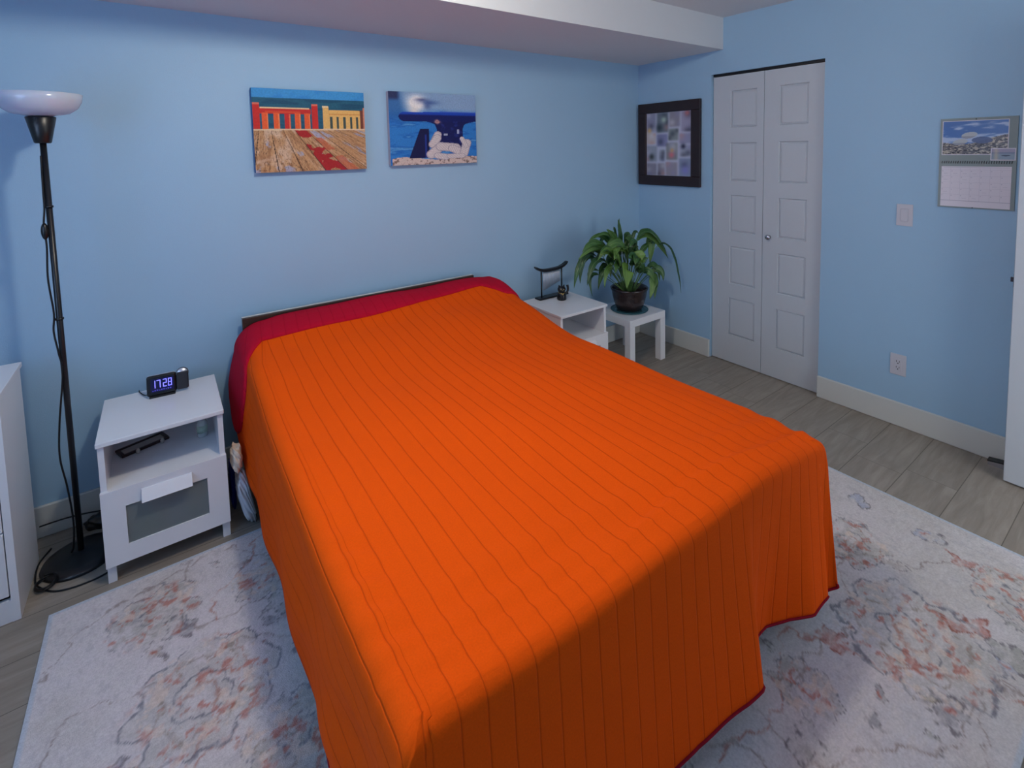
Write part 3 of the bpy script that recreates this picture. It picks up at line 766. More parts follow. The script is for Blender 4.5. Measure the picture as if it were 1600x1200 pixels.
pj = ctr(finish('projector_head', bm, M['silver'], ck, smooth=True))
bm = bmesh.new(); lathe(bm, [(.021, .004), (.0222, .004), (.0222, .017), (.021, .017)], (w1+.021, .008, hgt-.013), 30, axis='y', cap=False)
ctr(finish('dark_band', bm, M['black'], ck, smooth=True))
finish('base_foot', B(.008, w1-.004, .002, .030, -.0068, .001, bev=.001, seg=1), M['black'], ck)
bm = bmesh.new(); tube(bm, smooth_path([(.006, .026, .008), (-.006, .040, -.002), (-.020, .066, -.0050), (-.034, .100, -.0050), (-.037, .116, -.012), (-.037, .119, -.10), (-.037, .119, -.25)]), .0018, 8)
finish('power_cord', bm, M['cable'], ck)

# ------------------------------------------------------------------ chime stand and cat on the right nightstand
ch = thing('table_chime', 'black torii-shaped desk chime with thin silver rods on the right nightstand', 'chime', (-1.042, -.140, .53))
bm = bmesh.new(); box(bm, -.125, .125, -.030, .030, .001, .012, bev=.003, seg=2); finish('base', bm, M['lacq'], ch)
for a in (-.088, .088):
    bm = bmesh.new(); tube(bm, [(a, 0, .011), (a, 0, .186)], .0052, 12); finish('post', bm, M['lacq'], ch)
bm = bmesh.new(); pts = []; 
N_ = 24; prev = None
for k in range(N_+1):
    u = -1+2*k/N_; x = .138*u; zc = .186+.034*abs(u)**3.2; h = .011 if abs(u) < .97 else .006
    ring = [bm.verts.new((x, yy, zc+zz)) for yy, zz in ((-.011, -h*.6), (.011, -h*.6), (.013, h*1.1), (-.013, h*1.1))]
    if prev:
        for i in range(4): bm.faces.new((prev[i], prev[(i+1) % 4], ring[(i+1) % 4], ring[i]))
    else: bm.faces.new(ring[::-1])
    prev = ring
bm.faces.new(prev); finish('curved_lintel', bm, M['lacq'], ch)
for k in range(15):
    x = -.068+k*.136/14; L_ = .125-.003*k
    bm = bmesh.new(); tube(bm, [(x, 0, .180), (x, 0, .180-L_)], .0028, 8); finish('chime_rod', bm, M['silver'], ch)
bm = bmesh.new(); tube(bm, [(-.088, 0, .165), (.088, 0, .165)], .0012, 6); finish('hanging_wire', bm, M['silver'], ch)
ct = thing('cat_figurine', 'small black waving cat figurine with gold bell in front of the desk chime', 'figurine', (-1.035, -.235, .53), math.radians(-25)); ct.scale = (1.12, 1.12, 1.08)
bm = bmesh.new()
lathe(bm, [(0, 0), (.026, 0), (.029, .008), (.028, .026), (.024, .040), (.019, .048), (.015, .052), (0, .054)], n=28, cap=False)
hs = bmesh.ops.create_uvsphere(bm, u_segments=24, v_segments=16, radius=.0225, matrix=Matrix.Translation((0, -.002, .066)) @ Matrix.Diagonal((1.12, .92, .9, 1)))
for s_ in (-1, 1):
    bmesh.ops.create_cone(bm, cap_ends=True, segments=10, radius1=.009, radius2=.001, depth=.017, matrix=Matrix.Translation((s_*.0145, -.001, .087)) @ Matrix.Rotation(s_*.3, 4, 'Y'))
bmesh.ops.create_uvsphere(bm, u_segments=14, v_segments=8, radius=.008, matrix=Matrix.Translation((-.012, -.024, .022)) @ Matrix.Diagonal((.8, .9, 1.8, 1)))
for f in bm.faces: f.smooth = True
finish('body', bm, M['lacq'], ct)
bm = bmesh.new(); tube(bm, smooth_path([(.018, -.006, .040), (.030, -.010, .048), (.036, -.010, .062), (.037, -.008, .078), (.034, -.006, .092)]), [.007]*12+[.007]*24+[.008]*5, 12)
finish('raised_paw', bm, M['lacq'], ct)
bm = bmesh.new(); bmesh.ops.create_uvsphere(bm, u_segments=16, v_segments=10, radius=.0052, matrix=Matrix.Translation((0, -.0245, .040)))
for k in range(26):
    pass
tube(bm, [(.0195*math.cos(a), -.0015-.020*math.sin(a), .0475-.004*math.sin(a)) for a in [PI*k/20*2 for k in range(21)]], .0018, 6)
finish('bell_collar', bm, M['gold'], ct, smooth=True)
bm = bmesh.new()
for s_ in (-1, 1): bmesh.ops.create_uvsphere(bm, u_segments=10, v_segments=6, radius=.003, matrix=Matrix.Translation((s_*.009, -.0215, .069)))
bmesh.ops.create_uvsphere(bm, u_segments=8, v_segments=6, radius=.002, matrix=Matrix.Translation((0, -.0235, .063)))
finish('face', bm, M['gold'], ct)

# ------------------------------------------------------------------ side table, plate, plant
tb = thing('side_table', 'small white square side table under the potted plant', 'table', (-.640, -.480, 0))
finish('tabletop', B(0, .370, 0, .370, .307, .357, bev=.0015, seg=1), M['white'], tb)
for a in (0, .32):
    for b in (0, .32): finish('leg', B(a+.0005, a+.0495, b+.0005, b+.0495, 0, .307), M['white'], tb)
PC = (-.450, -.300)
bm = bmesh.new(); lathe(bm, [(0, 0), (.105, 0), (.135, .004), (.136, .007), (.104, .0045), (0, .0045)], n=48, cap=False)
tag(finish('plate', bm, M['plate'], smooth=True, loc=(*PC, .357)), 'round teal glass plate under the plant pot', 'plate')
pt = thing('potted_plant', 'leafy green peace lily in a dark brown pot in the corner', 'plant', (*PC, .3618))
bm = bmesh.new()
lathe(bm, [(0, 0), (.075, 0), (.090, .008), (.108, .05), (.121, .10), (.127, .138), (.133, .148), (.136, .160), (.130, .164), (.122, .155), (.116, .130), (.112, .12), (0, .12)], n=48, cap=False)
finish('pot', bm, M['pot'], pt, smooth=True)
bm = bmesh.new(); lathe(bm, [(.115, .126), (.08, .134), (.04, .136), (0, .137)], n=40, cap=False); finish('soil', bm, M['soil'], pt, smooth=True)
LEAVES = [((-0.466, -0.292, 0.52), (-0.506, -0.279, 0.838), (-0.528, -0.27, 1.023), 22),
((-0.485, -0.31, 0.52), (-0.586, -0.328, 0.823), (-0.716, -0.34, 0.98), 36),
((-0.5, -0.31, 0.52), (-0.631, -0.328, 0.88), (-0.828, -0.34, 0.929), 26),
((-0.493, -0.3, 0.52), (-0.638, -0.3, 0.884), (-0.761, -0.3, 0.83), 28),
((-0.5, -0.32, 0.52), (-0.764, -0.356, 0.864), (-0.976, -0.38, 0.863), 34),
((-0.5, -0.3, 0.52), (-0.769, -0.3, 0.838), (-0.814, -0.3, 0.725), 32),
((-0.5, -0.315, 0.52), (-0.852, -0.342, 0.825), (-0.981, -0.36, 0.654), 34),
((-0.5, -0.33, 0.52), (-0.801, -0.384, 0.787), (-0.973, -0.42, 0.653), 34),
((-0.5, -0.315, 0.52), (-0.726, -0.342, 0.731), (-0.81, -0.36, 0.62), 26),
((-0.5, -0.335, 0.52), (-0.731, -0.398, 0.729), (-0.838, -0.44, 0.618), 28),
((-0.484, -0.3, 0.52), (-0.603, -0.3, 0.756), (-0.685, -0.3, 0.682), 34),
((-0.5, -0.325, 0.52), (-0.693, -0.37, 0.756), (-0.738, -0.4, 0.659), 34),
((-0.5, -0.33, 0.52), (-0.671, -0.384, 0.868), (-0.828, -0.42, 0.809), 40),
((-0.496, -0.32, 0.52), (-0.588, -0.356, 0.853), (-0.729, -0.38, 0.819), 38),
((-0.465, -0.3, 0.52), (-0.491, -0.3, 0.872), (-0.425, -0.3, 0.843), 34),
((-0.446, -0.3, 0.52), (-0.415, -0.3, 0.862), (-0.337, -0.3, 0.891), 18),
((-0.469, -0.33, 0.52), (-0.413, -0.384, 0.919), (-0.178, -0.42, 0.753), 40),
((-0.453, -0.315, 0.52), (-0.286, -0.342, 0.845), (-0.296, -0.36, 0.674), 46),
((-0.49, -0.34, 0.52), (-0.522, -0.412, 0.737), (-0.454, -0.46, 0.78), 62),
((-0.5, -0.35, 0.52), (-0.626, -0.44, 0.708), (-0.692, -0.5, 0.593), 74),
((-0.456, -0.335, 0.52), (-0.333, -0.398, 0.68), (-0.28, -0.44, 0.565), 38),
((-0.472, -0.35, 0.52), (-0.441, -0.44, 0.665), (-0.415, -0.5, 0.591), 38),
((-0.452, -0.34, 0.52), (-0.34, -0.412, 0.604), (-0.413, -0.46, 0.462), 44),
((-0.482, -0.35, 0.52), (-0.244, -0.44, 0.833), (-0.113, -0.5, 0.457), 24),
((-0.476, -0.31, 0.52), (-0.503, -0.328, 0.838), (-0.383, -0.34, 0.774), 34),
((-0.5, -0.34, 0.52), (-0.648, -0.412, 0.838), (-0.768, -0.46, 0.795), 38),
((-0.476, -0.31, 0.52), (-0.466, -0.328, 0.8), (-0.534, -0.34, 0.895), 40),
((-0.483, -0.325, 0.52), (-0.503, -0.37, 0.779), (-0.461, -0.4, 0.83), 34),
((-0.5, -0.345, 0.52), (-0.698, -0.426, 0.766), (-0.763, -0.48, 0.834), 44),
((-0.458, -0.285, 0.52), (-0.614, -0.258, 0.784), (-0.731, -0.24, 0.714), 30),
((-0.5, -0.345, 0.52), (-0.556, -0.426, 0.745), (-0.651, -0.48, 0.793), 50),
((-0.5, -0.35, 0.52), (-0.696, -0.44, 0.744), (-0.802, -0.5, 0.711), 36),
((-0.491, -0.35, 0.52), (-0.535, -0.44, 0.693), (-0.566, -0.5, 0.746), 40),
((-0.458, -0.285, 0.52), (-0.531, -0.258, 0.864), (-0.539, -0.24, 0.962), 16),
((-0.5, -0.325, 0.52), (-0.863, -0.37, 0.733), (-0.923, -0.4, 0.603), 18),
((-0.483, -0.29, 0.52), (-0.655, -0.272, 0.824), (-0.713, -0.26, 0.843), 22),
((-0.494, -0.335, 0.52), (-0.579, -0.398, 0.794), (-0.695, -0.44, 0.836), 46),
((-0.457, -0.31, 0.52), (-0.37, -0.328, 0.753), (-0.223, -0.34, 0.823), 28),
((-0.5, -0.34, 0.52), (-0.718, -0.412, 0.804), (-0.9, -0.46, 0.85), 40),
((-0.498, -0.335, 0.52), (-0.505, -0.398, 0.835), (-0.597, -0.44, 0.854), 38)]
bm = bmesh.new(); uvl = bm.loops.layers.uv.new('UVMap'); tone = bm.verts.layers.float.new('tone')
sb = bmesh.new(); org = Vector((*PC, .3618))
rs = random.Random(3)
EXTRA = []
for (p0, p1, p2, wmm) in LEAVES[::2]:
    j = lambda p, k: (p[0]*1-.45*.0+rs.uniform(-k, k), p[1]+rs.uniform(-k, k*.6), p[2]-rs.uniform(-.01, k))
    EXTRA.append((p0, j(p1, .035), j(p2, .05), max(20, min(wmm, 40))))
for li, (p0, p1, p2, wmm) in enumerate(LEAVES+[e for e in EXTRA if e[2][0] < -.06 and e[1][0] < -.05]):
    a, b, c = Vector(p0)-org, Vector(p1)-org, Vector(p2)-org
    a.z = .125
    b = b*2-(a+c)*.5 if (b-a).length > .05 else b
    if max(b.x+org.x, c.x+org.x) > -.015: b.x = min(b.x, -.02-org.x)
    a.x = max(-.07, min(.07, a.x)); a.y = max(-.06, min(.05, a.y))
    bez = lambda t: a*(1-t)**2+b*2*t*(1-t)+c*t*t
    s0 = .42
    # stalk
    st = [bez(s0*1.05*k/7) for k in range(8)]
    tube(sb, st, [.0026-.0001*k for k in range(8)], 6)
    n = 14; prev = None; tn = (.15+.5*rs.random()) if wmm < 60 else .85
    if 36 <= wmm < 60: tn += .15
    view = Vector((.55, .83, -.2))
    for k in range(n+1):
        u = k/n; t_ = s0+(1-s0)*u; p = bez(t_); d = (bez(min(1, t_+.02))-bez(t_-.02)).normalized()
        side = d.cross(Vector((-.35, -.75, .55))).normalized()
        if side.length < .1: side = Vector((1, 0, 0))
        tw = .5*math.sin(li*1.7)+.5*(u-.5)*math.cos(li); nn = side.cross(d)
        side = (side*math.cos(tw)+nn*math.sin(tw)).normalized(); nn = side.cross(d)
        w = wmm/1000*.5*1.42*(math.sin(PI*min(1, (u*.93+.05))**.80)**.9)*(1+.08*math.sin(u*20+li))
        if u > .999: w = .0006
        row = []
        for q, s_ in enumerate((-1, -.5, 0, .5, 1)):
            v = bm.verts.new(p+side*w*s_+nn*(abs(s_)*w*.35)+nn*.0015*math.sin(u*25+li)*abs(s_)); v[tone] = tn+.15*(u-.5); row.append(v)
        if prev:
            for q in range(4):
                f = bm.faces.new((prev[q], prev[q+1], row[q+1], row[q])); f.smooth = True
                uu = ((q/4, (k-1)/n), ((q+1)/4, (k-1)/n), ((q+1)/4, u), (q/4, u))
                for l, z_ in zip(f.loops, uu): l[uvl].uv = z_
        prev = row
fo = finish('foliage', bm, M['leaf'], pt, smooth=True)
md = fo.modifiers.new('thick', 'SOLIDIFY'); md.thickness = .0006
finish('stems', sb, M['stem'], pt, smooth=True)

# ------------------------------------------------------------------ floor lamp
lp = thing('floor_lamp', 'tall black torchiere floor lamp with white bowl shade beside the left nightstand', 'lamp', (-3.477, -.250, 0))
bm = bmesh.new(); lathe(bm, [(0, 0), (.117, 0), (.119, .004), (.115, .012), (.08, .022), (.03, .028), (.014, .034), (0, .034)], n=56, cap=False)
finish('base', bm, M['blackmetal'], lp, smooth=True)
bm = bmesh.new(); tube(bm, [(0, 0, .03), (0, 0, 1.62)], .0095, 16); finish('pole', bm, M['blackmetal'], lp)
bm = bmesh.new(); lathe(bm, [(0, 1.595), (.021, 1.595), (.024, 1.598), (.042, 1.688), (.040, 1.690), (0, 1.690)], n=36, cap=False); finish('cup', bm, M['blackmetal'], lp, smooth=False)
bm = bmesh.new(); lathe(bm, [(.034, 1.692), (.080, 1.702), (.104, 1.722), (.116, 1.746), (.120, 1.772), (.117, 1.773), (.112, 1.748), (.100, 1.727), (.078, 1.708), (.034, 1.698)], n=56, cap=False)
tag(finish('bowl_shade', bm, M['glassbowl'], lp, smooth=True), 'white opal glass bowl shade')
for z_ in (1.36, .94): 
    bm = bmesh.new(); tube(bm, [(0, 0, z_), (0, 0, z_+.008)], .0125, 14); finish('cable_tie', bm, M['black'], lp)
bm = bmesh.new(); bmesh.ops.create_uvsphere(bm, u_segments=20, v_segments=12, radius=.02, matrix=Matrix.Translation((-.0165, -.006, 1.275)) @ Matrix.Diagonal((.55, .6, 1.55, 1)))
finish('foot_switch', bm, M['black'], lp, smooth=True)
bm = bmesh.new()
tube(bm, smooth_path([(-.008, -.006, 1.55), (-.011, -.006, 1.42), (-.012, -.006, 1.36), (-.018, -.006, 1.29), (-.015, -.006, 1.22), (-.020, -.006, 1.10), (-.013, -.006, .97), (-.018, -.006, .90), (-.010, -.010, .82), (-.004, -.011, .74), (-.026, -.006, .55), (-.034, -.004, .42), (-.022, -.004, .30), (-.014, -.003, .16), (-.020, 0, .06), (-.028, .004, .032)]), .003, 8)
finish('cord', bm, M['cable'], lp)
bm = bmesh.new(); tube(bm, smooth_path([(-3.62, -.045, .066), (-3.55, -.045, .066), (-3.48, -.045, .058), (-3.41, -.05, .045), (-3.35, -.05, .03)]), .003, 8)
tag(finish('power_cable', bm, M['cable']), 'thin black cable stretched along the baseboard behind the floor lamp', 'cable')
bm = bmesh.new(); tube(bm, smooth_path([(-3.58, -.12, .0035), (-3.605, -.20, .004), (-3.60, -.30, .004), (-3.575, -.355, .004), (-3.53, -.402, .0035), (-3.46, -.420, .0035), (-3.385, -.405, .0035), (-3.32, -.33, .0035), (-3.29, -.25, .0035)]), .003, 8)
tag(finish('power_cable', bm, M['cable']), 'thin black cable looped on the floor in front of the lamp base', 'cable')
bm = bmesh.new()
pts = [(-3.565+.03*math.cos(k*.5)*(1-.004*k), -.345+.035*math.sin(k*.5), .005+.0012*k/2) for k in range(30)]
tube(bm, smooth_path(pts, 4), .003, 7)
tag(finish('coiled_cable', bm, M['cable']), 'small coil of dark cable at the foot of the white dresser', 'cable')
# dark soft bundle behind the lamp base
bm = bmesh.new(); bmesh.ops.create_icosphere(bm, subdivisions=4, radius=1)
for v in bm.verts:
    k = 1+.09*math.sin(v.co.x*5+1)*math.sin(v.co.y*6)+.06*math.sin(v.co.z*9+v.co.x*7)
    v.co = Vector((v.co.x*.055*k, v.co.y*.034*k, max(-.02, v.co.z*.032*k)))
tag(finish('black_bag', bm, M['black'], smooth=True, loc=(-3.43, -.072, .0205)), 'small dark soft bag on the floor between lamp base and blue wall', 'bag')

# ------------------------------------------------------------------ dresser at the left
dr = thing('dresser', 'white chest of drawers cut off at the left edge', 'dresser', (-4.40, -.465, 0))
wd, dd, hd = .790, .312, .782
finish('top_panel', B(-.008, wd+.006, -.010, dd, hd-.018, hd, bev=.0015, seg=1), M['white'], dr)
for a in (0, wd-.018): finish('side_panel', B(a, a+.018, 0, dd-.004, 0, hd-.018), M['white'], dr)
finish('back_panel', B(.018, wd-.018, dd-.012, dd-.006, .02, hd-.02), M['white'], dr)
finish('plinth', B(.018, wd-.018, 0, .016, 0, .075), M['white'], dr)
for a in (0, wd-.020): finish('stile', B(a, a+.020, -.002, 0, 0, hd-.018), M['white'], dr)
zz = [.092, .315, .550, .764]
for k in range(3):
    f = finish('drawer_front', B(.023, wd-.023, -.003, .014, zz[k], zz[k+1]-.005, bev=.001, seg=1), M['white'], dr)
    for a in (.2, wd-.2):
        bm = bmesh.new(); lathe(bm, [(0, -.022), (.011, -.021), (.013, -.016), (.006, -.010), (.006, 0), (0, 0)], (a, -.003, (zz[k]+zz[k+1])/2), 20, axis='y', cap=False); finish('knob', bm, M['white'], f, smooth=True)
finish('inner_dark', B(.02, wd-.02, .016, dd-.02, .076, hd-.03), M['dark'], dr)

# ------------------------------------------------------------------ soft things between nightstand and bed
def blob(name, c, s, m, seed, label, cat, amp=.12, skew=0.):
    bm = bmesh.new(); bmesh.ops.create_icosphere(bm, subdivisions=5, radius=1)
    for v in bm.verts:
        p = v.co; k = 1+amp*(math.sin(p.x*4+seed)*math.sin(p.y*5+seed*2)+.6*math.sin(p.z*9+p.x*6+seed)+.4*math.sin(p.x*17+p.z*13+p.y*11))
        q = [math.copysign(abs(t)**.75, t) for t in p]
        v.co = Vector((q[0]*s[0]*k+skew*max(0, .3-q[2]), q[1]*s[1]*k, max(-s[2], q[2]*s[2]*k)))
    return tag(finish(name, bm, m, smooth=True, loc=(c[0], c[1], s[2]+c[2])), label, cat)
blob('plastic_bag', (-2.947, -.43, .001), (.024, .065, .115), M['bagw'], 1., 'crumpled white plastic bag on the floor beside the head of the bed', 'bag', .07, .022)
blob('soft_toy', (-2.962, -.44, .246), (.020, .050, .05), M['plush'], 2.3, 'cream plush bundle on top of the white plastic bag', 'soft toy', .10)
blob('blue_cloth', (-2.972, -.30, .001), (.012, .045, .11), M['blue'], 3.1, 'dark blue cloth squeezed between the left nightstand and the plastic bag', 'cloth', .05)

# ------------------------------------------------------------------ canvases
def canvas(name, x, z, w, h, fn, nx, ny, label, edge):
    t = thing(name, label, 'picture', (x, 0, z))
    finish('stretcher', B(.0005, w-.0005, -.0335, -.002, .0005, h-.0005), edge, t)
    g = grid_colour('print_front', w, h, nx, ny, fn, M['print'], t); g.location = (0, -.035, 0)
    return t
def art_chairs(u, v):
    n = fbm(u*9, v*9); nf = fbm(u*60, v*60, 3)
    c = np.zeros(u.shape+(3,))
    c = mixc(c, (62, 146, 206), np.ones_like(u)); c = mixc(c, (36, 120, 196), sst(.45, .7, n)*.5)
    sea = 1-sst(.885, .895, v+.0*u); c = mixc(c, (34, 92, 116), sea); c = mixc(c, (20, 66, 96), sea*sst(.4, .7, fbm(u*6, v*30))*.6)
    # chairs: red at left, yellow at right
    def rect(x0, x1, y0, y1): return ((u > x0) & (u < x1) & (v > y0) & (v < y1)).astype(float)
    red, org, yel, ylo = (196, 42, 40), (226, 92, 48), (226, 178, 104), (214, 150, 78)
    for x0, x1 in ((.0, .055), (.50, .555)): 
        c = mixc(c, red, rect(x0, x1, .5, .83)); c = mixc(c, (214, 110, 90), rect(x0, x1, .81, .83))
    c = mixc(c, red, rect(.05, .49, .70, .77)); c = mixc(c, (232, 196, 150), rect(.06, .48, .765, .782)); c = mixc(c, org, rect(.10, .40, .715, .735)*.6)
    for k, x0 in enumerate((.075, .17, .26, .35, .435)): c = mixc(c, org if k != 2 else red, rect(x0, x0+.05, .5, .71)); c = mixc(c, (240, 150, 100), rect(x0+.038, x0+.05, .5, .70)*.6)
    c = mixc(c, yel, rect(.60, .655, .5, .81)); c = mixc(c, (232, 206, 160), rect(.595, .65, .79, .815))
    c = mixc(c, ylo, rect(.655, .96, .67, .755)); c = mixc(c, yel, rect(.66, .95, .72, .76))
    c = mixc(c, yel, rect(.655, .96, .5, .70)); 
    for x0 in (.675, .735, .80, .865, .925): c = mixc(c, (62, 78, 76), rect(x0-.01, x0+.012, .52, .68))
    c = mixc(c, (110, 60, 50), rect(.955, .985, .52, .77)); c = mixc(c, (206, 130, 104), rect(.985, 1.01, .5, .80))
    c = mixc(c, (c.mean(), c.mean(), c.mean()), np.zeros_like(u))
    # table in perspective
    tab = 1-sst(.512, .518, v-.012*u)
    wood = np.zeros(u.shape+(3,)); px = (u-.10)/(.98-v)/.21
    pn = fbm(px*2.2, v*8); pk = fbm(px*16, v*7); pf = fbm(px*30, v*40, 3)
    wood = mixc(wood, (192, 148, 106), np.ones_like(u)); wood = mixc(wood, (150, 104, 70), sst(.42, .7, pk)*.75)
    wood = mixc(wood, (212, 184, 160), sst(.5, .75, pn)*.75); wood = mixc(wood, (160, 164, 192), sst(.60, .74, fbm(px*2.4+9, v*9))*.85)
    wood = mixc(wood, (92, 64, 46), sst(.60, .74, pf)*.6)
    q = px-.42; cell = q-np.floor(q); row = np.floor(q)
    rp = ((row == 2) & (fbm(u*13, v*13) > .40+.22*sst(.28, .36, v)*(1-sst(.38, .46, v)))).astype(float); wood = mixc(wood, (164, 26, 34), rp*.92)
    rp = ((row == 3) & (cell < .6) & (fbm(u*9+4, v*9) > .46)).astype(float); wood = mixc(wood, (188, 92, 62), rp*.7)
    wood = mixc(wood, (52, 34, 30), (cell < .045).astype(float)*.9)
    c = c*(1-tab[..., None])+wood*tab[..., None]
    c = mixc(c, (224, 196, 160), ((v-.012*u > .500) & (v-.012*u < .518)).astype(float)*.9)
    return c
canvas('canvas_picture', -2.770, 1.449, .536, .409, art_chairs, 240, 180, 'canvas picture of red and yellow chairs behind a weathered plank table', mat('blue_canvas_edge', (44, 100, 150), .7, .2, noise=.15, nscale=8))
def seg_d(u, v, a, b):
    ax, ay = a; bx, by = b; dx, dy = bx-ax, by-ay; t = np.clip(((u-ax)*dx+(v-ay)*dy)/(dx*dx+dy*dy), 0, 1)
    return np.hypot(u-ax-t*dx, (v-ay-t*dy))
def art_bollard(u, v):
    c = np.zeros(u.shape+(3,)); c = mixc(c, (128, 160, 196), np.ones_like(u)); c = mixc(c, (150, 176, 208), sst(.0, 1., u)*.5)
    sea = 1-sst(.66, .80, v); wv = fbm(u*5, v*18); c = mixc(c, (46, 122, 196), sea); c = mixc(c, (20, 88, 172), sea*sst(.45, .65, wv)*.7); c = mixc(c, (110, 170, 214), sea*sst(.62, .8, wv)*.7)
    lft = (1-sst(.12, .24, u+(v-.7)*.2))*sst(.55, .7, v); c = mixc(c, (40, 96, 160), lft*.8); c = mixc(c, (44, 52, 92), (1-sst(.08, .13, u))*sst(.86, .93, v))
    # blurred boat
    b = np.exp(-(((u-.30)/.085)**2+((v-.86)/.09)**2)); c = mixc(c, (240, 236, 234), np.clip(b*1.9, 0, 1)); c = mixc(c, (230, 222, 214), np.exp(-(((u-.27)/.06)**2+((v-.75)/.045)**2))*.9)
    c = mixc(c, (60, 70, 120), np.exp(-(((u-.36)/.07)**2+((v-.90)/.025)**2))*.8); c = mixc(c, (50, 76, 140), np.exp(-(((u-.44)/.10)**2+((v-.865)/.03)**2))*.7); c = mixc(c, (50, 70, 130), np.exp(-(((u-.42)/.04)**2+((v-.82)/.05)**2))*.6)
    n = fbm(u*20, v*20); navy = (14, 24, 92)
    # dock
    dock = (v < .085+.02*np.sin(u*9)+.02*(n-.5)).astype(float)*(u > .02); c = mixc(c, (206, 186, 178), dock); c = mixc(c, (120, 100, 96), dock*sst(.55, .7, fbm(u*40, v*40)))
    # small cleat at left
    tri = ((v < .50) & (v > .09) & (u < .43) & (u > .43-.10-.13*(1-(v-.09)/.41))).astype(float); c = mixc(c, (18, 20, 70), tri); c = mixc(c, (36, 60, 150), tri*(np.abs(u-.39) < .012)*(v < .42)*.8)
    # trunk and bar of the bollard
    hw = .145+.03*np.clip((v-.5)/.1, 0, 1)+.10*np.clip((v-.555)/.05, 0, 1)**2
    hw = hw*1.08; tr = ((np.abs(u-.675) < hw) & (v > .22) & (v < .62)).astype(float); c = mixc(c, (16, 22, 84), tr); c = mixc(c, (34, 50, 128), tr*sst(.55, .75, n)*.7)
    bar = ((seg_d(u, v, (.165, .665), (1.1, .672)) < .065)).astype(float); c = mixc(c, navy, bar); c = mixc(c, (24, 72, 186), bar*sst(.68, .71, v)*.9); c = mixc(c, (60, 90, 190), ((u > .56) & (v > .735) & (v < .75)).astype(float)*.7)
    c = mixc(c, (176, 130, 130), np.clip(1.6*np.exp(-(((u-.53)/.03)**2+((v-.60)/.03)**2)), 0, 1)*sst(.4, .55, n)); c = mixc(c, (200, 206, 226), (((np.abs(u-.775) < .012) & (np.abs(v-.46) < .03)) | ((np.abs(u-.625) < .022) & (np.abs(v-.42) < .012))).astype(float)*.8)
    # rope
    for a, b, r in (((.50, .36), (.53, .42), .045), ((.47, .28), (.52, .37), .052), ((.45, .14), (.56, .25), .06), ((.56, .25), (.74, .23), .062), ((.70, .22), (.84, .15), .055), ((.84, .15), (.88, .30), .055), ((.87, .25), (.82, .36), .03), ((.52, .12), (.62, .10), .045), ((.66, .11), (.82, .11), .035)):
        d = seg_d(u, v, a, b); m_ = (d < r).astype(float); ang = math.atan2(b[1]-a[1], b[0]-a[0]); st = np.sin(((u*math.cos(ang+.8)+v*math.sin(ang+.8)))*260)*.5+.5
        c = mixc(c, (220, 208, 206), m_); c = mixc(c, (140, 130, 144), m_*st*.35); c = mixc(c, (120, 112, 136), m_*sst(r*.7, r, d)*.6)
    return c
canvas('canvas_picture', -2.097, 1.460, .556, .416, art_bollard, 200, 150, 'canvas picture of a navy mooring bollard with rope by blue water', mat('grey_canvas_edge', (176, 166, 176), .7, .2, noise=.1, nscale=8))

# ------------------------------------------------------------------ collage frame on the right wall
fr = thing('picture_frame', 'dark brown framed photo collage on the wall beside the closet door', 'picture frame', (0, -.018, 1.236), -PI/2)
fw_, fh_, bw = .572, .636, .076
bm = bmesh.new()
for (x0, x1, z0, z1) in ((0, fw_, 0, bw), (0, fw_, fh_-bw, fh_), (0, bw, bw, fh_-bw), (fw_-bw, fw_, bw, fh_-bw)): box(bm, x0, x1, -.028, -.002, z0, z1, bev=.003, seg=1)
finish('frame_border', bm, M['frame'], fr)
def art_collage(u, v):
    rs = np.random.RandomState(5); c = np.zeros(u.shape+(3,)); c = mixc(c, (196, 198, 216), np.ones_like(u))
    cells = [(0, .22, .70, 1), (.24, .50, .68, 1), (.52, .75, .76, 1), (.77, 1, .68, 1), (0, .22, .50, .68), (.24, .48, .46, .66), (.50, .72, .55, .74), (.74, 1, .50, .66), (0, .25, .22, .48), (.45, .70, .25, .52), (.74, 1, .30, .48), (.27, .43, .22, .42), (0, .24, 0, .20), (.26, .42, 0, .2), (.44, .70, 0, .22), (.73, 1, 0, .28)]
    cols = [(120, 120, 150), (60, 76, 84), (120, 110, 116), (150, 140, 170), (206, 190, 176), (96, 100, 150), (110, 124, 112), (140, 140, 170), (130, 140, 156), (96, 104, 92), (176, 180, 196), (190, 200, 214), (110, 104, 118), (96, 88, 100), (134, 124, 132), (110, 134, 160)]
    for (a, b, d, e), cc in zip(cells, cols):
        m_ = sst(a-.03, a+.04, u)*(1-sst(b-.04, b+.03, u))*sst(d-.02, d+.03, v)*(1-sst(e-.03, e+.02, v)); c = mixc(c, cc, m_*.62)
        for q in range(3):
            x, y = rs.uniform(a, b), rs.uniform(d, e); r = rs.uniform(.05, .09); col = [(226, 224, 232), (46, 50, 66), (206, 150, 140), (150, 150, 190)][rs.randint(4)]
            c = mixc(c, col, np.exp(-((u-x)**2+((v-y)*1.2)**2)/r**2)*.5*m_)
    for x, y, r, col in ((.57, .33, .06, (226, 120, 126)), (.58, .40, .04, (210, 170, 120)), (.07, .72, .05, (224, 184, 120)), (.86, .10, .09, (140, 140, 206)), (.82, .46, .05, (40, 44, 70)), (.40, .88, .06, (186, 206, 190)), (.12, .30, .06, (50, 60, 60)), (.30, .76, .07, (50, 64, 72)), (.90, .96, .05, (200, 120, 120))):
        c = mixc(c, col, np.exp(-((u-x)**2+((v-y)*1.2)**2)/r**2)*.9)
    return c
g = grid_colour('photo_collage', fw_-2*bw+.004, fh_-2*bw+.004, 110, 130, art_collage, M['photo'], fr); g.location = (bw-.002, -.012, bw-.002)

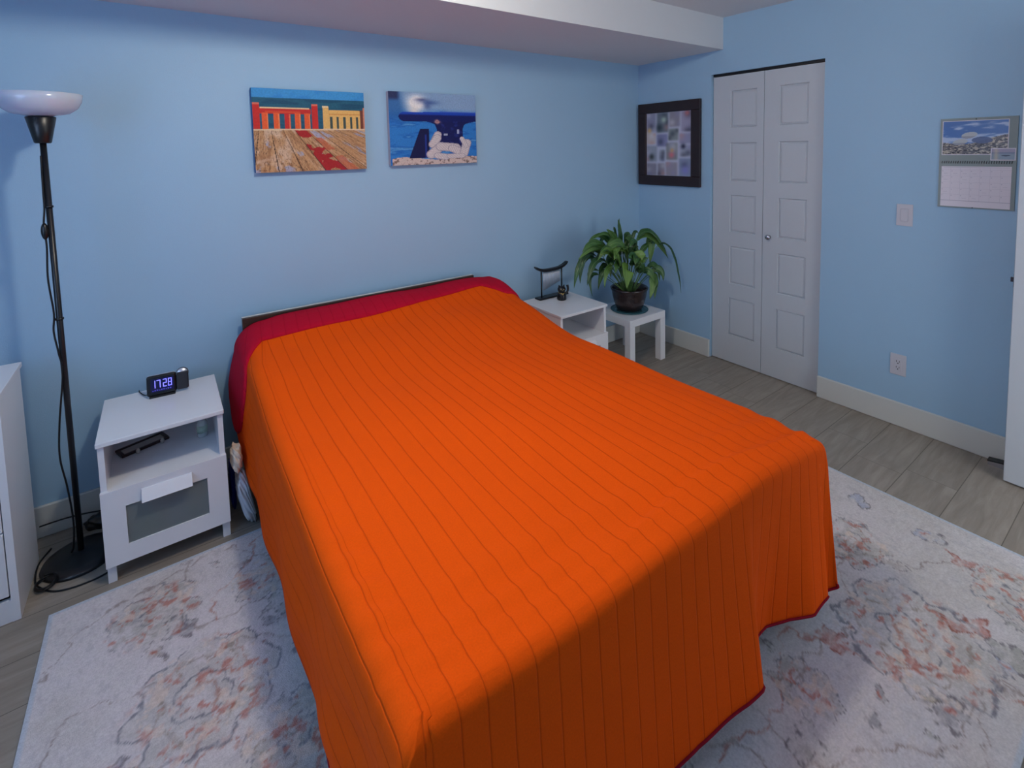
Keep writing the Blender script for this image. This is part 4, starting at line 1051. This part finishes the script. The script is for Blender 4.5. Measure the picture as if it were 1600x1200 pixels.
# ------------------------------------------------------------------ wall calendar
ca = thing('wall_calendar', 'wall calendar with a sea and pebbles photo above the month page', 'calendar', (0, -1.963, 1.207), -PI/2)
cw, chh = .283, .436
finish('backing_card', B(0, cw, -.006, -.001, 0, chh), M['card'], ca)
def art_sea(u, v):
    n = fbm(u*10, v*10); nf = fbm(u*50, v*50, 3); c = np.zeros(u.shape+(3,)); c = mixc(c, (60, 104, 170), np.ones_like(u)); c = mixc(c, (170, 186, 214), sst(.45, .7, fbm(u*4, v*9))*sst(.1, .6, 1-abs(v-.62)))
    shore = (v < .36+.28*np.clip(u-.45, 0, 1)*1.1-.05*np.sin(u*5)).astype(float); c = mixc(c, (92, 88, 92), shore); c = mixc(c, (190, 178, 160), shore*sst(.5, .6, fbm(u*30, v*44, 2))); c = mixc(c, (40, 36, 44), shore*sst(.6, .68, fbm(u*28+9, v*40+4, 2)))
    c = mixc(c, (70, 86, 130), ((np.hypot((u-.62)/.16, (v-.42)/.10) < 1)).astype(float)*.9)
    for x, y, a, b in ((.28, .37, .12, .09), (.42, .57, .125, .095)): m_ = (np.hypot((u-x)/a, (v-y-(u-x)*.25)/b) < 1).astype(float); c = mixc(c, (176, 180, 182), m_); c = mixc(c, (120, 122, 136), m_*(v < y-.03)*.6)
    return c
def art_bay(u, v):
    c = np.zeros(u.shape+(3,)); c = mixc(c, (150, 140, 160), np.ones_like(u)); c = mixc(c, (112, 118, 140), (v < .7).astype(float)); c = mixc(c, (128, 142, 156), (v < .52).astype(float)); c = mixc(c, (200, 180, 150), np.exp(-((u-.2)/.1)**2)*.6)
    c = mixc(c, (50, 54, 70), (np.hypot((u-.62)/.2, (v-.38)/.07) < 1).astype(float)); return c
def mounted(name, x0, x1, z0, z1, fn, nx, ny, bord, lab=None, dep=.0):
    p = finish(name, B(x0-bord, x1+bord, -.0072-dep, -.006, z0-bord, z1+bord), M['paper'], ca)
    g = grid_colour('photograph', x1-x0, z1-z0, nx, ny, fn, M['photo'], p); g.location = (x0, -.0076-dep, z0)
    return p
mounted('photo_page', .012, .250, .262, .421, art_sea, 130, 90, .003)
mounted('inset_photo', .196, .276, .236, .286, art_bay, 50, 36, .0035, dep=.001)
bm = bmesh.new()
for k in range(30):
    x = .012+k*.0088
    tube(bm, [(x, -.0075, .217), (x+.001, -.011, .223), (x+.002, -.0075, .229)], .0011, 5)
finish('wire_binding', bm, M['black'], ca)
finish('month_page', B(.011, .268, -.0068, -.006, .006, .203), M['paper'], ca)
bm = bmesh.new()
for k in range(1, 7): box(bm, .011+k*.0367-.0003, .011+k*.0367+.0003, -.0071, -.0068, .036, .196)
for k in range(6): box(bm, .011, .268, -.0071, -.0068, .036+k*.030-.0003, .036+k*.030+.0003)
box(bm, .011, .268, -.0071, -.0068, .0335, .0365); box(bm, .02, .26, -.0071, -.0068, .1975, .199)
rs2 = random.Random(2)
for r_ in range(5):
    for k in range(7):
        box(bm, .014+k*.0367, .018+k*.0367, -.0071, -.0068, .058+r_*.030, .0615+r_*.030)
        if rs2.random() < .35: box(bm, .020+k*.0367, .036+k*.0367, -.0071, -.0068, .047+r_*.030, .0485+r_*.030)
finish('date_grid', bm, M['ink'], ca)
for zz_ in (chh-.007, .004):
    bm = bmesh.new(); lathe(bm, [(0, -.009), (.0022, -.0085), (.0025, -.006), (0, -.006)], (.135, 0, zz_), 12, axis='y', cap=False); finish('pin', bm, M['slot'], ca)

# ------------------------------------------------------------------ switch and outlet
sw = thing('light_switch', 'white rocker light switch on the blue wall between closet and calendar', 'light switch', (0, -1.789, 1.092), -PI/2)
finish('cover_plate', B(0, .073, -.005, 0, 0, .115, bev=.002, seg=2), M['plate_w'], sw)
finish('rocker', B(.020, .053, -.0085, -.005, .024, .091, bev=.0015, seg=1), M['plate_w'], sw)
bm = bmesh.new(); panel_frame(bm, 'y', -.005, .0185, .0545, .0225, .0925, .0012, .0006, -1); finish('rocker_gap', bm, M['ink'], sw)
ol = thing('wall_outlet', 'white double power outlet low on the blue wall', 'outlet', (0, -1.784, .278), -PI/2)
finish('cover_plate', B(0, .073, -.005, 0, 0, .115, bev=.002, seg=2), M['plate_w'], ol)
f = finish('receptacle', B(.0195, .0535, -.0075, -.005, .024, .091, bev=.001, seg=1), M['plate_w'], ol)
bm = bmesh.new()
for z_ in (.040, .072):
    box(bm, .028, .0305, -.0078, -.0070, z_, z_+.010); box(bm, .0415, .044, -.0078, -.0070, z_, z_+.009); box(bm, .034, .039, -.0078, -.0070, z_-.008, z_-.003)
finish('slots', bm, M['slot'], f)
# wedge-like door stop on the floor by the open door
ds = thing('door_stop', 'small black and metal wedge door stop on the floor by the open door', 'door stop', (-.050, -2.335, 0))
bm = bmesh.new()
vs = [bm.verts.new(p) for p in ((-.018, 0, 0), (.018, 0, 0), (.018, .125, 0), (-.018, .125, 0), (-.018, 0, .036), (.018, 0, .036), (.018, .125, .016), (-.018, .125, .016))]
for q in ((3, 2, 1, 0), (4, 5, 6, 7), (0, 1, 5, 4), (1, 2, 6, 5), (2, 3, 7, 6), (3, 0, 4, 7)): bm.faces.new([vs[i] for i in q])
finish('metal_body', bm, M['chrome'], ds)
bm = bmesh.new()
vs = [bm.verts.new(p) for p in ((-.019, -.001, .037), (.019, -.001, .037), (.019, .127, .017), (-.019, .127, .017), (-.019, -.001, .042), (.019, -.001, .042), (.019, .127, .022), (-.019, .127, .022))]
for q in ((3, 2, 1, 0), (4, 5, 6, 7), (0, 1, 5, 4), (1, 2, 6, 5), (2, 3, 7, 6), (3, 0, 4, 7)): bm.faces.new([vs[i] for i in q])
finish('rubber_top', bm, M['black'], ds)
